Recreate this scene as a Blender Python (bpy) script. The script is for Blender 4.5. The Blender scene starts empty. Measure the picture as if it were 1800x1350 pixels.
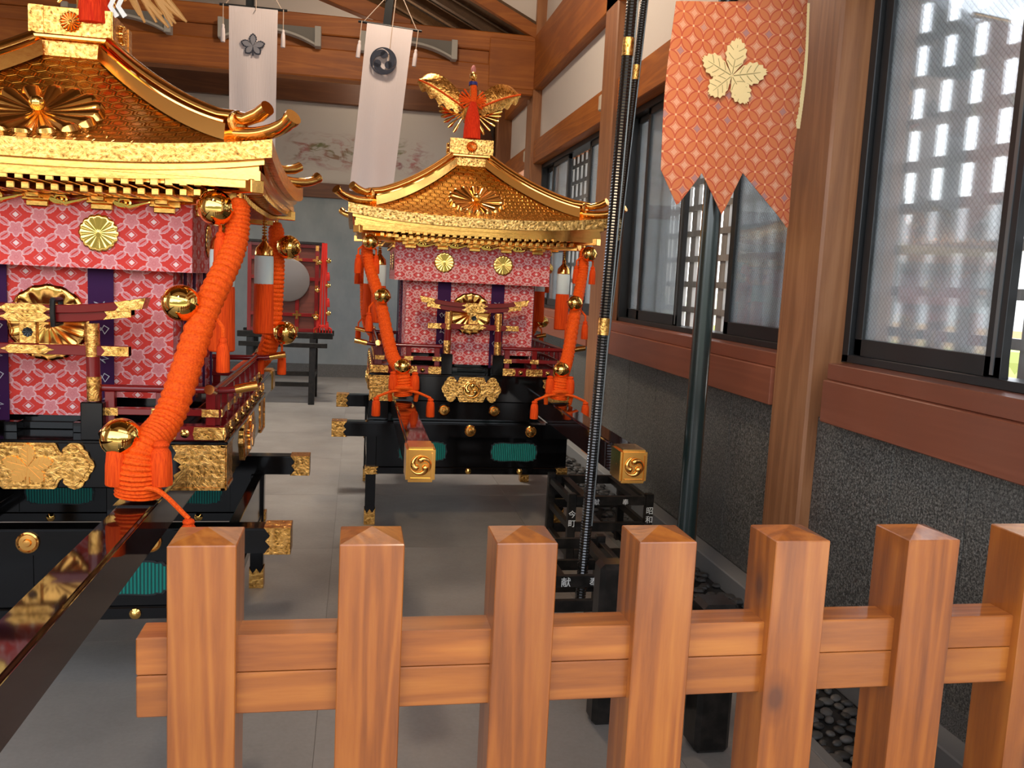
import bpy, bmesh, math, random
from mathutils import Vector, Matrix
random.seed(7)
PI = math.pi
sc = bpy.context.scene
C = sc.collection

# ------------------------------------------------------------------ camera
cam_d = bpy.data.cameras.new('camera'); cam = bpy.data.objects.new('camera', cam_d); C.objects.link(cam)
YAW, PITCH, ROLL, FPX, EYE = 0.182757, 0.119424, -0.048276, 1504.27, 1.55
_f = Vector((math.sin(YAW)*math.cos(PITCH), math.cos(YAW)*math.cos(PITCH), -math.sin(PITCH)))
_r = Vector((math.cos(YAW), -math.sin(YAW), 0)); _d = _f.cross(_r)
_r2 = math.cos(ROLL)*_r + math.sin(ROLL)*_d; _d2 = -math.sin(ROLL)*_r + math.cos(ROLL)*_d
m = Matrix.Identity(4)
for i in range(3):
    m[i][0] = _r2[i]; m[i][1] = -_d2[i]; m[i][2] = -_f[i]
m.translation = (0, 0, EYE)
cam.matrix_world = m
cam_d.sensor_width = 36; cam_d.sensor_fit = 'HORIZONTAL'; cam_d.lens = FPX/1800*36
cam_d.clip_start = 0.05; cam_d.clip_end = 400
sc.camera = cam

# ------------------------------------------------------------------ world, sun, exposure
w = bpy.data.worlds.new('sky'); sc.world = w; w.use_nodes = True
wn = w.node_tree; wn.nodes.clear()
sky = wn.nodes.new('ShaderNodeTexSky'); sky.sky_type = 'NISHITA'
sky.sun_disc = False; sky.sun_elevation = math.radians(60); sky.sun_rotation = math.radians(37)
sky.air_density = 1.0; sky.dust_density = 2.2; sky.ozone_density = 1.0
bg = wn.nodes.new('ShaderNodeBackground'); bg.inputs['Strength'].default_value = 1.0
wo = wn.nodes.new('ShaderNodeOutputWorld')
hs = wn.nodes.new('ShaderNodeHueSaturation'); hs.inputs['Saturation'].default_value = 0.32
wn.links.new(sky.outputs[0], hs.inputs['Color']); wn.links.new(hs.outputs[0], bg.inputs[0]); wn.links.new(bg.outputs[0], wo.inputs[0])
def lamp(name, kind, loc, rot, energy, color, **kw):
    d = bpy.data.lights.new(name, kind); d.energy = energy; d.color = color
    for k, v in kw.items(): setattr(d, k, v)
    o = bpy.data.objects.new(name, d); C.objects.link(o); o.location = loc; o.rotation_euler = rot
    return o
def aim(o, target):
    o.rotation_euler = (Vector(target) - o.location).to_track_quat('-Z', 'Y').to_euler()
sun = lamp('sun', 'SUN', (6, -6, 9), (0, 0, 0), 4.5, (1.0, 0.93, 0.82), angle=0.02)
aim(sun, Vector((6, -6, 9)) + Vector((-0.30, -0.40, -0.87)))
# warm fill spots added out of view, aimed at the shrines and fence
for nm, p, t, e in (('fill_spot', (-0.9, 0.35, 4.3), (-1.1, 3.2, 1.4), 80), ('fill_spot', (0.5, 1.9, 4.0), (0.75, 5.2, 1.3), 240),
                    ('fill_spot', (0.4, -0.6, 4.2), (0.6, 1.6, 0.9), 35)):
    l = lamp(nm, 'SPOT', p, (0, 0, 0), e, (1.0, 0.78, 0.52), spot_size=1.0, spot_blend=0.7, shadow_soft_size=0.12); aim(l, t)
for nm, p, e in (('fill_lamp', (0.2, 6.6, 5.0), 240), ('fill_lamp', (0.2, 11.9, 4.4), 30)):  # unseen warm fill lights, added to lift the upper walls
    lamp(nm, 'POINT', p, (0, 0, 0), e, (1.0, 0.80, 0.60), shadow_soft_size=0.2)
l = lamp('fill_lamp', 'SPOT', (-.4, 9.0, 5.0), (0, 0, 0), 820, (1.0, .92, .82), spot_size=1.5, spot_blend=.5, shadow_soft_size=.25); aim(l, (-.2, 9.0, 0))  # unseen fill spot added to brighten the far floor
sc.view_settings.view_transform = 'Standard'; sc.view_settings.look = 'None'
sc.view_settings.gamma = 1.0; sc.view_settings.use_curve_mapping = False
sc.view_settings.exposure = 0.12

# ------------------------------------------------------------------ mesh helper
class MB:
    def __init__(s): s.v = []; s.f = []; s.uv = None
    def quad(s, a, b, c, d):
        n = len(s.v); s.v += [tuple(a), tuple(b), tuple(c), tuple(d)]; s.f.append((n, n+1, n+2, n+3)); return s
    def box(s, x0, x1, y0, y1, z0, z1):
        n = len(s.v)
        s.v += [(x0,y0,z0),(x1,y0,z0),(x1,y1,z0),(x0,y1,z0),(x0,y0,z1),(x1,y0,z1),(x1,y1,z1),(x0,y1,z1)]
        s.f += [tuple(n+i for i in q) for q in ((3,2,1,0),(4,5,6,7),(0,1,5,4),(1,2,6,5),(2,3,7,6),(3,0,4,7))]; return s
    def cbox(s, c, d): return s.box(c[0]-d[0]/2, c[0]+d[0]/2, c[1]-d[1]/2, c[1]+d[1]/2, c[2]-d[2]/2, c[2]+d[2]/2)
    def prism(s, poly, fn, t0, t1):
        """poly: 2D points ccw; fn(a,b,t) -> 3D; caps at t0 and t1."""
        n = len(s.v); k = len(poly)
        s.v += [tuple(fn(a, b, t0)) for a, b in poly] + [tuple(fn(a, b, t1)) for a, b in poly]
        s.f.append(tuple(n+i for i in range(k))[::-1]); s.f.append(tuple(n+k+i for i in range(k)))
        for i in range(k):
            j = (i+1) % k; s.f.append((n+i, n+j, n+k+j, n+k+i))
        return s
    def tube(s, pts, rad, n=10, caps=True, flat=None):
        pts = [Vector(p) for p in pts]; k = len(pts)
        if not hasattr(rad, '__len__'): rad = [rad]*k
        base = len(s.v); up = None
        for i, p in enumerate(pts):
            t = (pts[min(i+1, k-1)] - pts[max(i-1, 0)]).normalized()
            if up is None:
                up = Vector((0, 0, 1)) if abs(t.z) < 0.9 else Vector((0, 1, 0))
            a = up - t*up.dot(t); a.normalize(); b = t.cross(a); up = a
            for j in range(n):
                th = 2*PI*j/n
                s.v.append(tuple(p + (a*math.cos(th) + b*math.sin(th)*(flat or 1.0))*rad[i]))
        for i in range(k-1):
            for j in range(n):
                j2 = (j+1) % n
                s.f.append((base+i*n+j, base+i*n+j2, base+(i+1)*n+j2, base+(i+1)*n+j))
        if caps:
            s.f.append(tuple(base+j for j in range(n))[::-1]); s.f.append(tuple(base+(k-1)*n+j for j in range(n)))
        return s
    def cyl(s, p0, p1, r0, r1=None, n=16): return s.tube([p0, p1], [r0, r0 if r1 is None else r1], n)
    def lathe(s, prof, c=(0,0,0), n=20, axis='z', ribs=0, amp=0.0):
        """prof: (r,h) list"""
        base = len(s.v)
        for r, h in prof:
            for j in range(n):
                th = 2*PI*j/n; rr = r*(1+amp*math.cos(ribs*th)) if ribs else r
                a, b = rr*math.cos(th), rr*math.sin(th)
                p = (a, b, h) if axis == 'z' else ((a, -h, b) if axis == '-y' else (h, a, b))
                s.v.append((c[0]+p[0], c[1]+p[1], c[2]+p[2]))
        for i in range(len(prof)-1):
            for j in range(n):
                j2 = (j+1) % n
                s.f.append((base+i*n+j, base+i*n+j2, base+(i+1)*n+j2, base+(i+1)*n+j))
        s.f.append(tuple(base+j for j in range(n))[::-1]); s.f.append(tuple(base+(len(prof)-1)*n+j for j in range(n)))
        return s
    def ball(s, c, r, n=16, m_=10, sq=(1,1,1)):
        pr = [(max(1e-4, math.sin(PI*i/m_)), -math.cos(PI*i/m_)) for i in range(m_+1)]
        b = len(s.v); s.lathe(pr, (0,0,0), n)
        for i in range(b, len(s.v)):
            x, y, z = s.v[i]; s.v[i] = (c[0]+x*r*sq[0], c[1]+y*r*sq[1], c[2]+z*r*sq[2])
        return s
    def grid(s, fn, nu, nv, uvfn=None):
        b = len(s.v)
        for j in range(nv+1):
            for i in range(nu+1): s.v.append(tuple(fn(i/nu, j/nv)))
        for j in range(nv):
            for i in range(nu):
                a = b+j*(nu+1)+i; s.f.append((a, a+1, a+nu+2, a+nu+1))
        return s
    def xf(s, M):
        s.v = [tuple(M @ Vector(p)) for p in s.v]; return s
    def add(s, o, M=None):
        n = len(s.v); s.v += [tuple(M @ Vector(p)) for p in o.v] if M else list(o.v)
        s.f += [tuple(i+n for i in f) for f in o.f]; return s
    def mesh(s, name, mat, smooth=False, bevel=0.0, uv=None, seg=1):
        me = bpy.data.meshes.new(name); me.from_pydata(s.v, [], s.f)
        bm = bmesh.new(); bm.from_mesh(me)
        bmesh.ops.remove_doubles(bm, verts=bm.verts, dist=1e-5)
        bmesh.ops.recalc_face_normals(bm, faces=bm.faces)
        if bevel:
            bmesh.ops.bevel(bm, geom=[e for e in bm.edges if len(e.link_faces) == 2 and e.calc_face_angle(0) > 0.6], offset=bevel, segments=seg, affect='EDGES', clamp_overlap=True)
        if uv:
            L = bm.loops.layers.uv.new('UVMap')
            for f in bm.faces:
                for l in f.loops: l[L].uv = uv(l.vert.co, f.normal)
        if smooth:
            for f in bm.faces: f.smooth = True
            ang = 0.7
            for e in bm.edges:
                if len(e.link_faces) == 2 and e.calc_face_angle(0) > ang: e.smooth = False
        bm.to_mesh(me); bm.free()
        if mat: me.materials.append(M_(mat))
        return me
    def build(s, name, mat, parent=None, smooth=False, bevel=0.0, uv=None, loc=None, seg=1):
        return obj(name, s.mesh(name, mat, smooth, bevel, uv, seg), parent, loc)
def obj(name, me, parent=None, loc=None, rot=None):
    o = bpy.data.objects.new(name, me); C.objects.link(o)
    if parent: o.parent = parent
    if loc is not None: o.location = loc
    if rot is not None: o.rotation_euler = rot
    return o
def empty(name, loc=(0,0,0), rz=0, parent=None):
    o = bpy.data.objects.new(name, None); C.objects.link(o); o.location = loc; o.rotation_euler = (0,0,rz); o.empty_display_size = 0.1
    if parent: o.parent = parent
    return o
def tag(o, label, cat, group=None, kind=None):
    o['label'] = label; o['category'] = cat
    if group: o['group'] = group
    if kind: o['kind'] = kind
    return o
def struct(o, label=None, cat=None):
    o['kind'] = 'structure'
    if label: o['label'] = label
    if cat: o['category'] = cat
    return o
def lerp(a, b, t): return a+(b-a)*t
def spline(pts, n):
    """Catmull-Rom through pts, n samples."""
    P = [Vector(p) for p in pts]; P = [P[0]*2-P[1]] + P + [P[-1]*2-P[-2]]
    out = []; k = len(P)-3
    for i in range(n):
        u = i/(n-1)*k; j = min(int(u), k-1); t = u-j
        p0, p1, p2, p3 = P[j:j+4]
        out.append(0.5*((2*p1)+(p2-p0)*t+(2*p0-5*p1+4*p2-p3)*t*t+(3*p1-p0-3*p2+p3)*t**3))
    return out

# ------------------------------------------------------------------ materials
class E:
    def __init__(s, nt, k): s.nt = nt; s.k = k
    def _o(s, op, *a):
        n = s.nt.nodes.new('ShaderNodeMath'); n.operation = op
        for i, x in enumerate((s,)+a):
            if isinstance(x, E): s.nt.links.new(x.k, n.inputs[i])
            else: n.inputs[i].default_value = x
        return E(s.nt, n.outputs[0])
    def __add__(s, o): return s._o('ADD', o)
    __radd__ = __add__
    def __sub__(s, o): return s._o('SUBTRACT', o)
    def __rsub__(s, o): return (s*-1)+o
    def __mul__(s, o): return s._o('MULTIPLY', o)
    __rmul__ = __mul__
    def __truediv__(s, o): return s._o('DIVIDE', o)
    def abs(s): return s._o('ABSOLUTE')
    def sin(s): return s._o('SINE')
    def cos(s): return s._o('COSINE')
    def sqrt(s): return s._o('SQRT')
    def floor(s): return s._o('FLOOR')
    def mod(s, b): return s._o('FLOORED_MODULO', b)
    def min(s, o): return s._o('MINIMUM', o)
    def max(s, o): return s._o('MAXIMUM', o)
    def lt(s, o): return s._o('LESS_THAN', o)
    def gt(s, o): return s._o('GREATER_THAN', o)
    def atan2(s, o): return s._o('ARCTAN2', o)
    def pow(s, o): return s._o('POWER', o)
    def clamp(s): return s.max(0.0).min(1.0)
    def soft(s, e): return ((s/e)+0.5).clamp()     # smooth step around 0
MATS = {}; MAKE = {}
def M_(n):
    if n not in MATS: MATS[n] = MAKE[n]()
    return MATS[n]
class Mat:
    def __init__(s, name, color=(.5,.5,.5), rough=.5, metal=0, **kw):
        s.m = bpy.data.materials.new(name); s.m.use_nodes = True; s.nt = s.m.node_tree; s.b = s.nt.nodes['Principled BSDF']
        s.set('Base Color', (*color, 1)); s.set('Roughness', rough); s.set('Metallic', metal)
        for k, v in kw.items(): s.set(k, v)
    def set(s, k, v):
        k = {'coat':'Coat Weight','coat_rough':'Coat Roughness','sheen':'Sheen Weight','spec':'Specular IOR Level','trans':'Transmission Weight'}.get(k, k)
        if isinstance(v, E): s.nt.links.new(v.k, s.b.inputs[k])
        elif hasattr(v, 'is_output') or isinstance(v, bpy.types.NodeSocket): s.nt.links.new(v, s.b.inputs[k])
        else: s.b.inputs[k].default_value = v
    def node(s, t, **kw):
        n = s.nt.nodes.new(t)
        for k, v in kw.items(): setattr(n, k, v)
        return n
    def coord(s, which='Object', scale=(1,1,1), rnd=False):
        tc = s.node('ShaderNodeTexCoord'); mp = s.node('ShaderNodeMapping'); mp.inputs['Scale'].default_value = scale
        s.nt.links.new(tc.outputs[which], mp.inputs[0])
        if rnd:
            oi = s.node('ShaderNodeObjectInfo'); cb = s.node('ShaderNodeCombineXYZ')
            mm = s.node('ShaderNodeMath', operation='MULTIPLY'); mm.inputs[1].default_value = 37.0
            s.nt.links.new(oi.outputs['Random'], mm.inputs[0])
            for i in range(3): s.nt.links.new(mm.outputs[0], cb.inputs[i])
            s.nt.links.new(cb.outputs[0], mp.inputs['Location'])
        return mp.outputs[0]
    def xyz(s, vec):
        n = s.node('ShaderNodeSeparateXYZ'); s.nt.links.new(vec, n.inputs[0]); return [E(s.nt, o) for o in n.outputs]
    def noise(s, vec, scale=5, detail=3, rough=.5, dist=0):
        n = s.node('ShaderNodeTexNoise'); n.inputs['Scale'].default_value = scale; n.inputs['Detail'].default_value = detail
        n.inputs['Roughness'].default_value = rough; n.inputs['Distortion'].default_value = dist
        s.nt.links.new(vec, n.inputs['Vector']); return E(s.nt, n.outputs['Fac'])
    def voro(s, vec, scale=5, feature='F1', out='Distance'):
        n = s.node('ShaderNodeTexVoronoi', feature=feature); n.inputs['Scale'].default_value = scale
        s.nt.links.new(vec, n.inputs['Vector']); return E(s.nt, n.outputs[out]) if out == 'Distance' else n.outputs[out]
    def ramp(s, fac, stops):
        n = s.node('ShaderNodeValToRGB'); cr = n.color_ramp
        while len(cr.elements) < len(stops): cr.elements.new(.5)
        for e, (p, c) in zip(cr.elements, stops): e.position = p; e.color = (*c, 1)
        s.nt.links.new(fac.k, n.inputs[0]); return n.outputs[0]
    def mix(s, fac, a, b, mode='MIX'):
        n = s.node('ShaderNodeMix', data_type='RGBA', blend_type=mode)
        if isinstance(fac, E): s.nt.links.new(fac.k, n.inputs[0])
        else: n.inputs[0].default_value = fac
        for i, c in ((6, a), (7, b)):
            if isinstance(c, tuple): n.inputs[i].default_value = (*c, 1)
            else: s.nt.links.new(c, n.inputs[i])
        return n.outputs[2]
    def bump(s, h, strength=.3, dist=.01):
        n = s.node('ShaderNodeBump'); n.inputs['Strength'].default_value = strength; n.inputs['Distance'].default_value = dist
        s.nt.links.new(h.k, n.inputs['Height']); s.nt.links.new(n.outputs[0], s.b.inputs['Normal'])
def defmat(name):
    def d(fn):
        MAKE[name] = lambda: fn(name).m
        return fn
    return d
@defmat('gold')
def _(n):
    t = Mat(n, (.85,.43,.11), .15, 1.0); v = t.coord(scale=(1,1,1))
    t.bump(t.noise(v, 40, 2), .06, .004); return t
@defmat('gold_polished')
def _(n): return Mat(n, (.86,.52,.14), .05, 1.0)
@defmat('gold_satin')
def _(n): return Mat(n, (.82,.43,.095), .20, 1.0)
@defmat('gold_engraved')
def _(n):
    t = Mat(n, (.95,.66,.25), .24, 1.0); v = t.coord()
    a = t.noise(v, 38, 4, .65, 2.0); b = t.voro(v, 75, 'SMOOTH_F1')
    h = a*0.8 + b*0.5
    t.set('Base Color', t.ramp(h, [(.36, (.17,.075,.012)), (.56, (.71,.355,.085)), (.85, (.92,.52,.16))]))
    t.bump(h, .55, .006); return t
@defmat('gold_antique')
def _(n):
    t = Mat(n, (.8,.5,.2), .28, 1.0); v = t.coord()
    h = t.noise(v, 42, 4, .65, 2.0)*.8 + t.voro(v, 80, 'SMOOTH_F1')*.5
    t.set('Base Color', t.ramp(h, [(.40, (.07,.035,.008)), (.58, (.50,.29,.085)), (.88, (.80,.52,.20))]))
    t.bump(h, .55, .006); return t
@defmat('gold_roof')
def _(n):
    t = Mat(n, (.80,.42,.09), .26, 1.0)
    u, v, _z = t.xyz(t.coord('UV', (17.5, 17.5, 1)))
    R3 = 1.7320508
    ax = u.mod(1.0)-.5; ay = v.mod(R3)-R3/2
    bx = (u-.5).mod(1.0)-.5; by = (v-R3/2).mod(R3)-R3/2
    sel = (ax*ax+ay*ay).lt(bx*bx+by*by)
    gx = (ax*sel+bx*(1-sel)).abs(); gy = (ay*sel+by*(1-sel)).abs()
    hd = gx.max(gx*.5+gy*.8660254)
    edge = ((hd-.5).abs()*-1+.075).max(0.0)*13 ; ring = ((hd-.3).abs()*-1+.05).max(0.0)*12
    nz = t.noise(t.coord(), 90, 3)
    t.set('Base Color', t.ramp((edge+ring*.6).clamp()*.8+nz*.2, [(0, (.78,.40,.070)), (.4, (.70,.34,.055)), (.85, (.42,.18,.025))]))
    t.bump(edge*-1-ring*.6+nz*.12, .8, .005); return t
@defmat('lacquer_black')
def _(n): return Mat(n, (.003,.0026,.0026), .09, 0, spec=.28)
@defmat('lacquer_worn')
def _(n):
    t = Mat(n, (.008,.007,.006), .3, 0, spec=.22); v = t.coord()
    t.set('Base Color', t.ramp(t.noise(v, 25, 4), [(.4, (.008,.007,.006)), (.75, (.022,.018,.015))])); return t
@defmat('lacquer_brown')
def _(n): return Mat(n, (.016,.004,.003), .05, 0, spec=.65)
@defmat('lacquer_red')
def _(n): return Mat(n, (.17,.010,.010), .15, 0, spec=.5)
@defmat('shaft_black')
def _(n):
    t = Mat(n, (.008,.007,.006), .22, 0, coat=.7, coat_rough=.1); v = t.coord('Object', (1,1,.35))
    k = (t.noise(v, 9, 3)-.70).soft(.02)*(t.noise(t.coord(), 120, 2)-.5).soft(.2)
    t.set('Base Color', t.mix(k, (.008,.007,.006), (.42,.33,.18))); return t
def brocade(n, flower):
    t = Mat(n, (.7,.2,.2), .6, 0, spec=.25)
    u, v, _z = t.xyz(t.coord('UV'))
    P, Q = (.145, .094) if flower else (.115, .080)
    def near(ox, oy):   # offsets to the nearest point of the staggered lattice
        ax = (u-ox+P/2).mod(P)-P/2; ay = (v-oy+Q/2).mod(Q)-Q/2
        bx = (u-ox).mod(P)-P/2; by = (v-oy).mod(Q)-Q/2
        s = (ax.abs()/P+ay.abs()/Q).lt(bx.abs()/P+by.abs()/Q)
        return ax*s+bx*(1-s), ay*s+by*(1-s)
    gx, gy = near(0, 0); r = (gx*gx+gy*gy).sqrt(); th = gy.atan2(gx)
    if flower:
        R = ((th*2.5-PI*.25).sin().abs()*.32+.72)*.0265
        inside = (R-r).soft(.002); rim = (r-R+.0045).soft(.002)
        vein = ((th*5+PI/2).sin().abs()*-1+.16).soft(.15)*(r-.004).soft(.002)*.5 + ((r-.006).abs()*-1+.0012).soft(.001)*.4
    else:
        inside = (r*-1+.0245).soft(.002); rim = (r-.0205).soft(.002)
        vein = ((th*3+r*260).sin()-.15).soft(.3)*(r*-1+.0185).soft(.002)*.85
    # leaves on the diagonals
    lx = u.mod(P/2)-P/4; ly = v.mod(Q/2)-Q/4
    par = ((u/(P/2)).floor()+(v/(Q/2)).floor()).mod(2.0)*2-1
    ca, sa = math.cos(.62), math.sin(.62)
    a = lx*ca-ly*par*sa; b = lx*sa+ly*par*ca
    er = ((a/.0215)*(a/.0215)+(b/.0115)*(b/.0115)).sqrt(); eth = b.atan2(a)
    er = er+(eth*8).sin()*.06
    leaf = (er*-1+1).soft(.12); lrim = (er-.82).soft(.1); lin = ((b.abs()*-1+.0022).soft(.001))*(er*-1+.6).soft(.1)
    dx, dy = near(P/2, 0); dm = (dx.abs()/.0105+dy.abs()/.0095)
    dia = (dm*-1+1).soft(.15)
    ring = ((dm-1.75).abs()*-1+.22).soft(.1)
    red, pink, pale = (.66,.035,.02), (.69,.24,.24), (.80,.46,.44)
    if not flower: red, pink, pale = (.58,.028,.026), (.66,.21,.20), (.80,.47,.44)
    c = t.mix(ring*.8, red, pink)
    c = t.mix(leaf, c, pink); c = t.mix(leaf*lrim, c, pale); c = t.mix(leaf*lin, c, red)
    c = t.mix(inside, c, pink if flower else (.72,.40,.37)); c = t.mix(inside*rim, c, pale); c = t.mix((inside*vein).clamp(), c, red if not flower else (.55,.12,.13))
    c = t.mix(dia, c, (.86,.66,.62))
    nz = t.noise(t.coord('UV', (1,1,1)), 900, 1); c = t.mix(nz*.25, c, (.35,.05,.05))
    t.set('Base Color', c); t.bump(inside*.5+leaf*.5+nz*.5, .25, .002); return t
@defmat('brocade_flower')
def _(n): return brocade(n, True)
@defmat('brocade_tomoe')
def _(n): return brocade(n, False)
@defmat('pennant_cloth')
def _(n):
    t = Mat(n, (.6,.2,.1), .75, 0, spec=.2)
    u0, v0, _z = t.xyz(t.coord('UV')); k = .70711; S = .071
    u = (u0*k*1.06+v0*k); v = (v0*k-u0*k*1.06)
    gx = (u.mod(S)-S/2).abs(); gy = (v.mod(S)-S/2).abs()
    r = S/math.sqrt(2)
    d1 = ((S-gx)*(S-gx)+gy*gy).sqrt(); d2 = ((S-gy)*(S-gy)+gx*gx).sqrt(); md = d1.min(d2)-r
    star = (md-.001).soft(.0016); line = ((md-.0002).abs()*-1+.0017).soft(.0012)
    rim = ((md-.0065).abs()*-1+.0016).soft(.0012)
    core = (md-.010).soft(.002)
    wn_ = t.node('ShaderNodeTexWhiteNoise', noise_dimensions='2D'); cb = t.node('ShaderNodeCombineXYZ')
    t.nt.links.new((u/S).floor().k, cb.inputs[0]); t.nt.links.new((v/S).floor().k, cb.inputs[1]); t.nt.links.new(cb.outputs[0], wn_.inputs['Vector'])
    rv = E(t.nt, wn_.outputs['Value'])
    cen = t.mix((rv-.80).soft(.1), (.64,.32,.20), (.34,.18,.18))
    c = t.mix(star, (.53,.155,.055), (.48,.10,.045)); c = t.mix(core, c, cen); c = t.mix(rim*star, c, (.62,.28,.14)); c = t.mix(line, c, (.40,.06,.03))
    corner = ((gx-S/2).abs()+(gy-S/2).abs()); c = t.mix((corner*-1+.006).soft(.002), c, (.78,.45,.25))
    nz = t.noise(t.coord('UV'), 350, 2); c = t.mix(nz*.35, c, (.36,.10,.05))
    c = t.mix((t.noise(t.coord('UV'), 5, 2)-.45).clamp()*.7, c, (.52,.20,.09))
    t.set('Base Color', c); t.bump(star+nz, .25, .003); return t
def plain(name, col, rough=.6, metal=0, **kw): MAKE[name] = lambda: Mat(name, col, rough, metal, **kw).m
plain('cream', (.72,.55,.27), .8); plain('cream_line', (.28,.22,.09), .8); plain('purple', (.035,.004,.045), .7, spec=.2)
plain('silver_thread', (.55,.55,.58), .4); plain('white_paper', (.75,.75,.72), .8); plain('navy', (.018,.022,.04), .8)
plain('grey_print', (.20,.20,.23), .8)
plain('mirror', (.13,.115,.11), .4, .0); plain('string', (.45,.35,.28), .8); plain('dark_metal', (.012,.013,.014), .35, .2)
plain('aluminium', (.035,.036,.037), .38, .5); plain('aluminium_pale', (.16,.17,.17), .35, .5)
plain('pole_green', (.010,.018,.016), .25, 0, coat=.5, coat_rough=.15)
plain('bracket_white', (.40,.39,.36), .7); plain('bracket_grey', (.17,.165,.15), .8)
plain('white_letter', (.60,.60,.57), .7); plain('dust_white', (.6,.55,.45), .8)
plain('tassel_white', (.62,.68,.64), .8); plain('deep_blue', (.02,.02,.16), .5); plain('straw', (.45,.22,.06), .7)
plain('lining_pink', (.62,.22,.20), .7); plain('red_cord', (.45,.020,.013), .7, spec=.2)
@defmat('cord_orange')
def _(n):
    t = Mat(n, (.80,.085,.004), .7, 0, spec=.15); v = t.coord()
    nz = t.noise(v, 160, 3); t.set('Base Color', t.ramp(nz, [(.3, (.62,.05,.003)), (.7, (.88,.115,.006))])); t.bump(nz, .35, .004); return t
@defmat('tassel_orange')
def _(n):
    t = Mat(n, (.80,.07,.004), .8, 0, spec=.15); v = t.coord('Object', (1,1,.03))
    nz = t.noise(v, 420, 2); t.set('Base Color', t.ramp(nz, [(.3, (.55,.035,.003)), (.7, (.86,.09,.006))])); t.bump(nz, .5, .004); return t
@defmat('tassel_red')
def _(n):
    t = Mat(n, (.70,.03,.006), .8, 0, spec=.15); v = t.coord('Object', (1,1,.03))
    nz = t.noise(v, 420, 2); t.set('Base Color', t.ramp(nz, [(.3, (.48,.012,.003)), (.7, (.78,.05,.008))])); t.bump(nz, .5, .004); return t
@defmat('white_cloth')
def _(n):
    t = Mat(n, (.60,.53,.53), .85); t.bump(t.noise(t.coord(scale=(40,40,1.2)), 3, 2), .15, .01); return t
@defmat('teal_mesh')
def _(n):
    t = Mat(n, (.0,.14,.11), .5, .2); x, y, z = t.xyz(t.coord('Object', (1,1,1)))
    s = (x*2*PI/.012).sin(); t.set('Base Color', t.ramp(s*.5+.5, [(.2, (.0,.05,.045)), (.7, (.0,.20,.155))])); t.bump(s, .4, .003); return t
def wood(name, cols, axis='z', gscale=1.0, rough=.45, coat=0, knots=False):
    def mk():
        t = Mat(name, cols[1], rough, 0, coat=coat, coat_rough=.14)
        st = {'z': (1,1,.07), 'x': (.07,1,1), 'y': (1,.07,1)}[axis]
        v = t.coord('Object', tuple(x*gscale for x in st), True)
        big = t.noise(v, 5.5, 2, .5, 1.2); fine = t.noise(v, 120, 3, .6)
        x, y, z = t.xyz(v)
        rings = ((big*34).sin()*.5+.5)
        f = rings.pow(2.0)*.24 + fine*.34 + t.noise(t.coord('Object', (1,1,1), True), 2.2, 2)*.5
        c = t.ramp(f, [(.25, cols[0]), (.55, cols[1]), (.85, cols[2])])
        if knots:
            kv = t.coord('Object', {'z': (1,1,.62), 'x': (.62,1,1), 'y': (1,.62,1)}[axis], True)
            d = t.voro(kv, 4.0); kk = (d*-1+.085).soft(.06); c = t.mix(kk*.85, c, (.10,.028,.010))
            c = t.mix(((d-.12).abs()*-1+.03).soft(.05)*.4, c, cols[0])
        oi = t.node('ShaderNodeObjectInfo'); rv = E(t.nt, oi.outputs['Random']); c = t.mix(rv*.35, c, tuple(x*.62 for x in cols[1]))
        t.set('Base Color', c); t.bump(fine*.6+rings*.4, .12, .004); return t.m
    MAKE[name] = mk
FW = ((.21,.050,.006), (.41,.118,.015), (.54,.185,.027))
wood('fence_post', ((.17,.040,.005), (.355,.096,.011), (.48,.158,.021)), 'z', 1.0, .38, .7, True); wood('fence_rail', FW, 'x', 1.0, .42, .6, True)
BW = ((.23,.062,.008), (.36,.105,.012), (.46,.155,.022))
wood('beam_x', BW, 'x', .8, .55, 0); wood('beam_y', BW, 'y', .8, .55, 0); wood('pillar_wood', ((.22,.085,.032), (.33,.135,.052), (.42,.19,.08)), 'z', .8, .45, .1)
wood('dark_beam', ((.07,.022,.006), (.11,.036,.010), (.15,.055,.017)), 'x', .8, .5)
wood('ceiling_wood', ((.075,.036,.012), (.11,.054,.018), (.15,.075,.028)), 'y', .8, .6)
wood('sill_paint', ((.21,.060,.028), (.25,.073,.035), (.29,.090,.046)), 'y', .5, .42, .15)
wood('lattice_wood', ((.24,.23,.21), (.32,.30,.28), (.40,.38,.35)), 'z', 1, .7)
wood('cabinet_red', ((.07,.012,.005), (.11,.019,.008), (.15,.028,.012)), 'x', 1, .6, 0)
@defmat('plaster')
def _(n):
    t = Mat(n, (.66,.60,.55), .9); t.bump(t.noise(t.coord(), 60, 4), .08, .01); return t
@defmat('plaster_painted')   # faint ink painting on the far wall
def _(n):
    t = Mat(n, (.46,.43,.39), .9); x, y, z = t.xyz(t.coord())
    v = t.coord('Object', (1.2,1,3.2)); nz = t.noise(v, 2.6, 5, .6, 1.5)
    band = (((z-3.28).abs()*-1+.18).soft(.22))*(((x+.02).abs()*-1+.95).soft(.3))
    k = (band*(nz-.47).max(0.0)*8).clamp()
    hue = t.ramp(t.noise(t.coord('Object', (1,1,1)), 2.2, 2), [(.35, (.16,.06,.08)), (.5, (.36,.15,.14)), (.62, (.14,.15,.06))])
    t.set('Base Color', t.mix(k*.95, (.46,.43,.39), hue)); return t
@defmat('blue_grey_wall')
def _(n):
    t = Mat(n, (.20,.225,.235), .75); v = t.coord('Object', (1,1,.6))
    t.set('Base Color', t.ramp(t.noise(v, 3, 5, .6), [(.3, (.205,.238,.245)), (.7, (.285,.315,.32))])); return t
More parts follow.
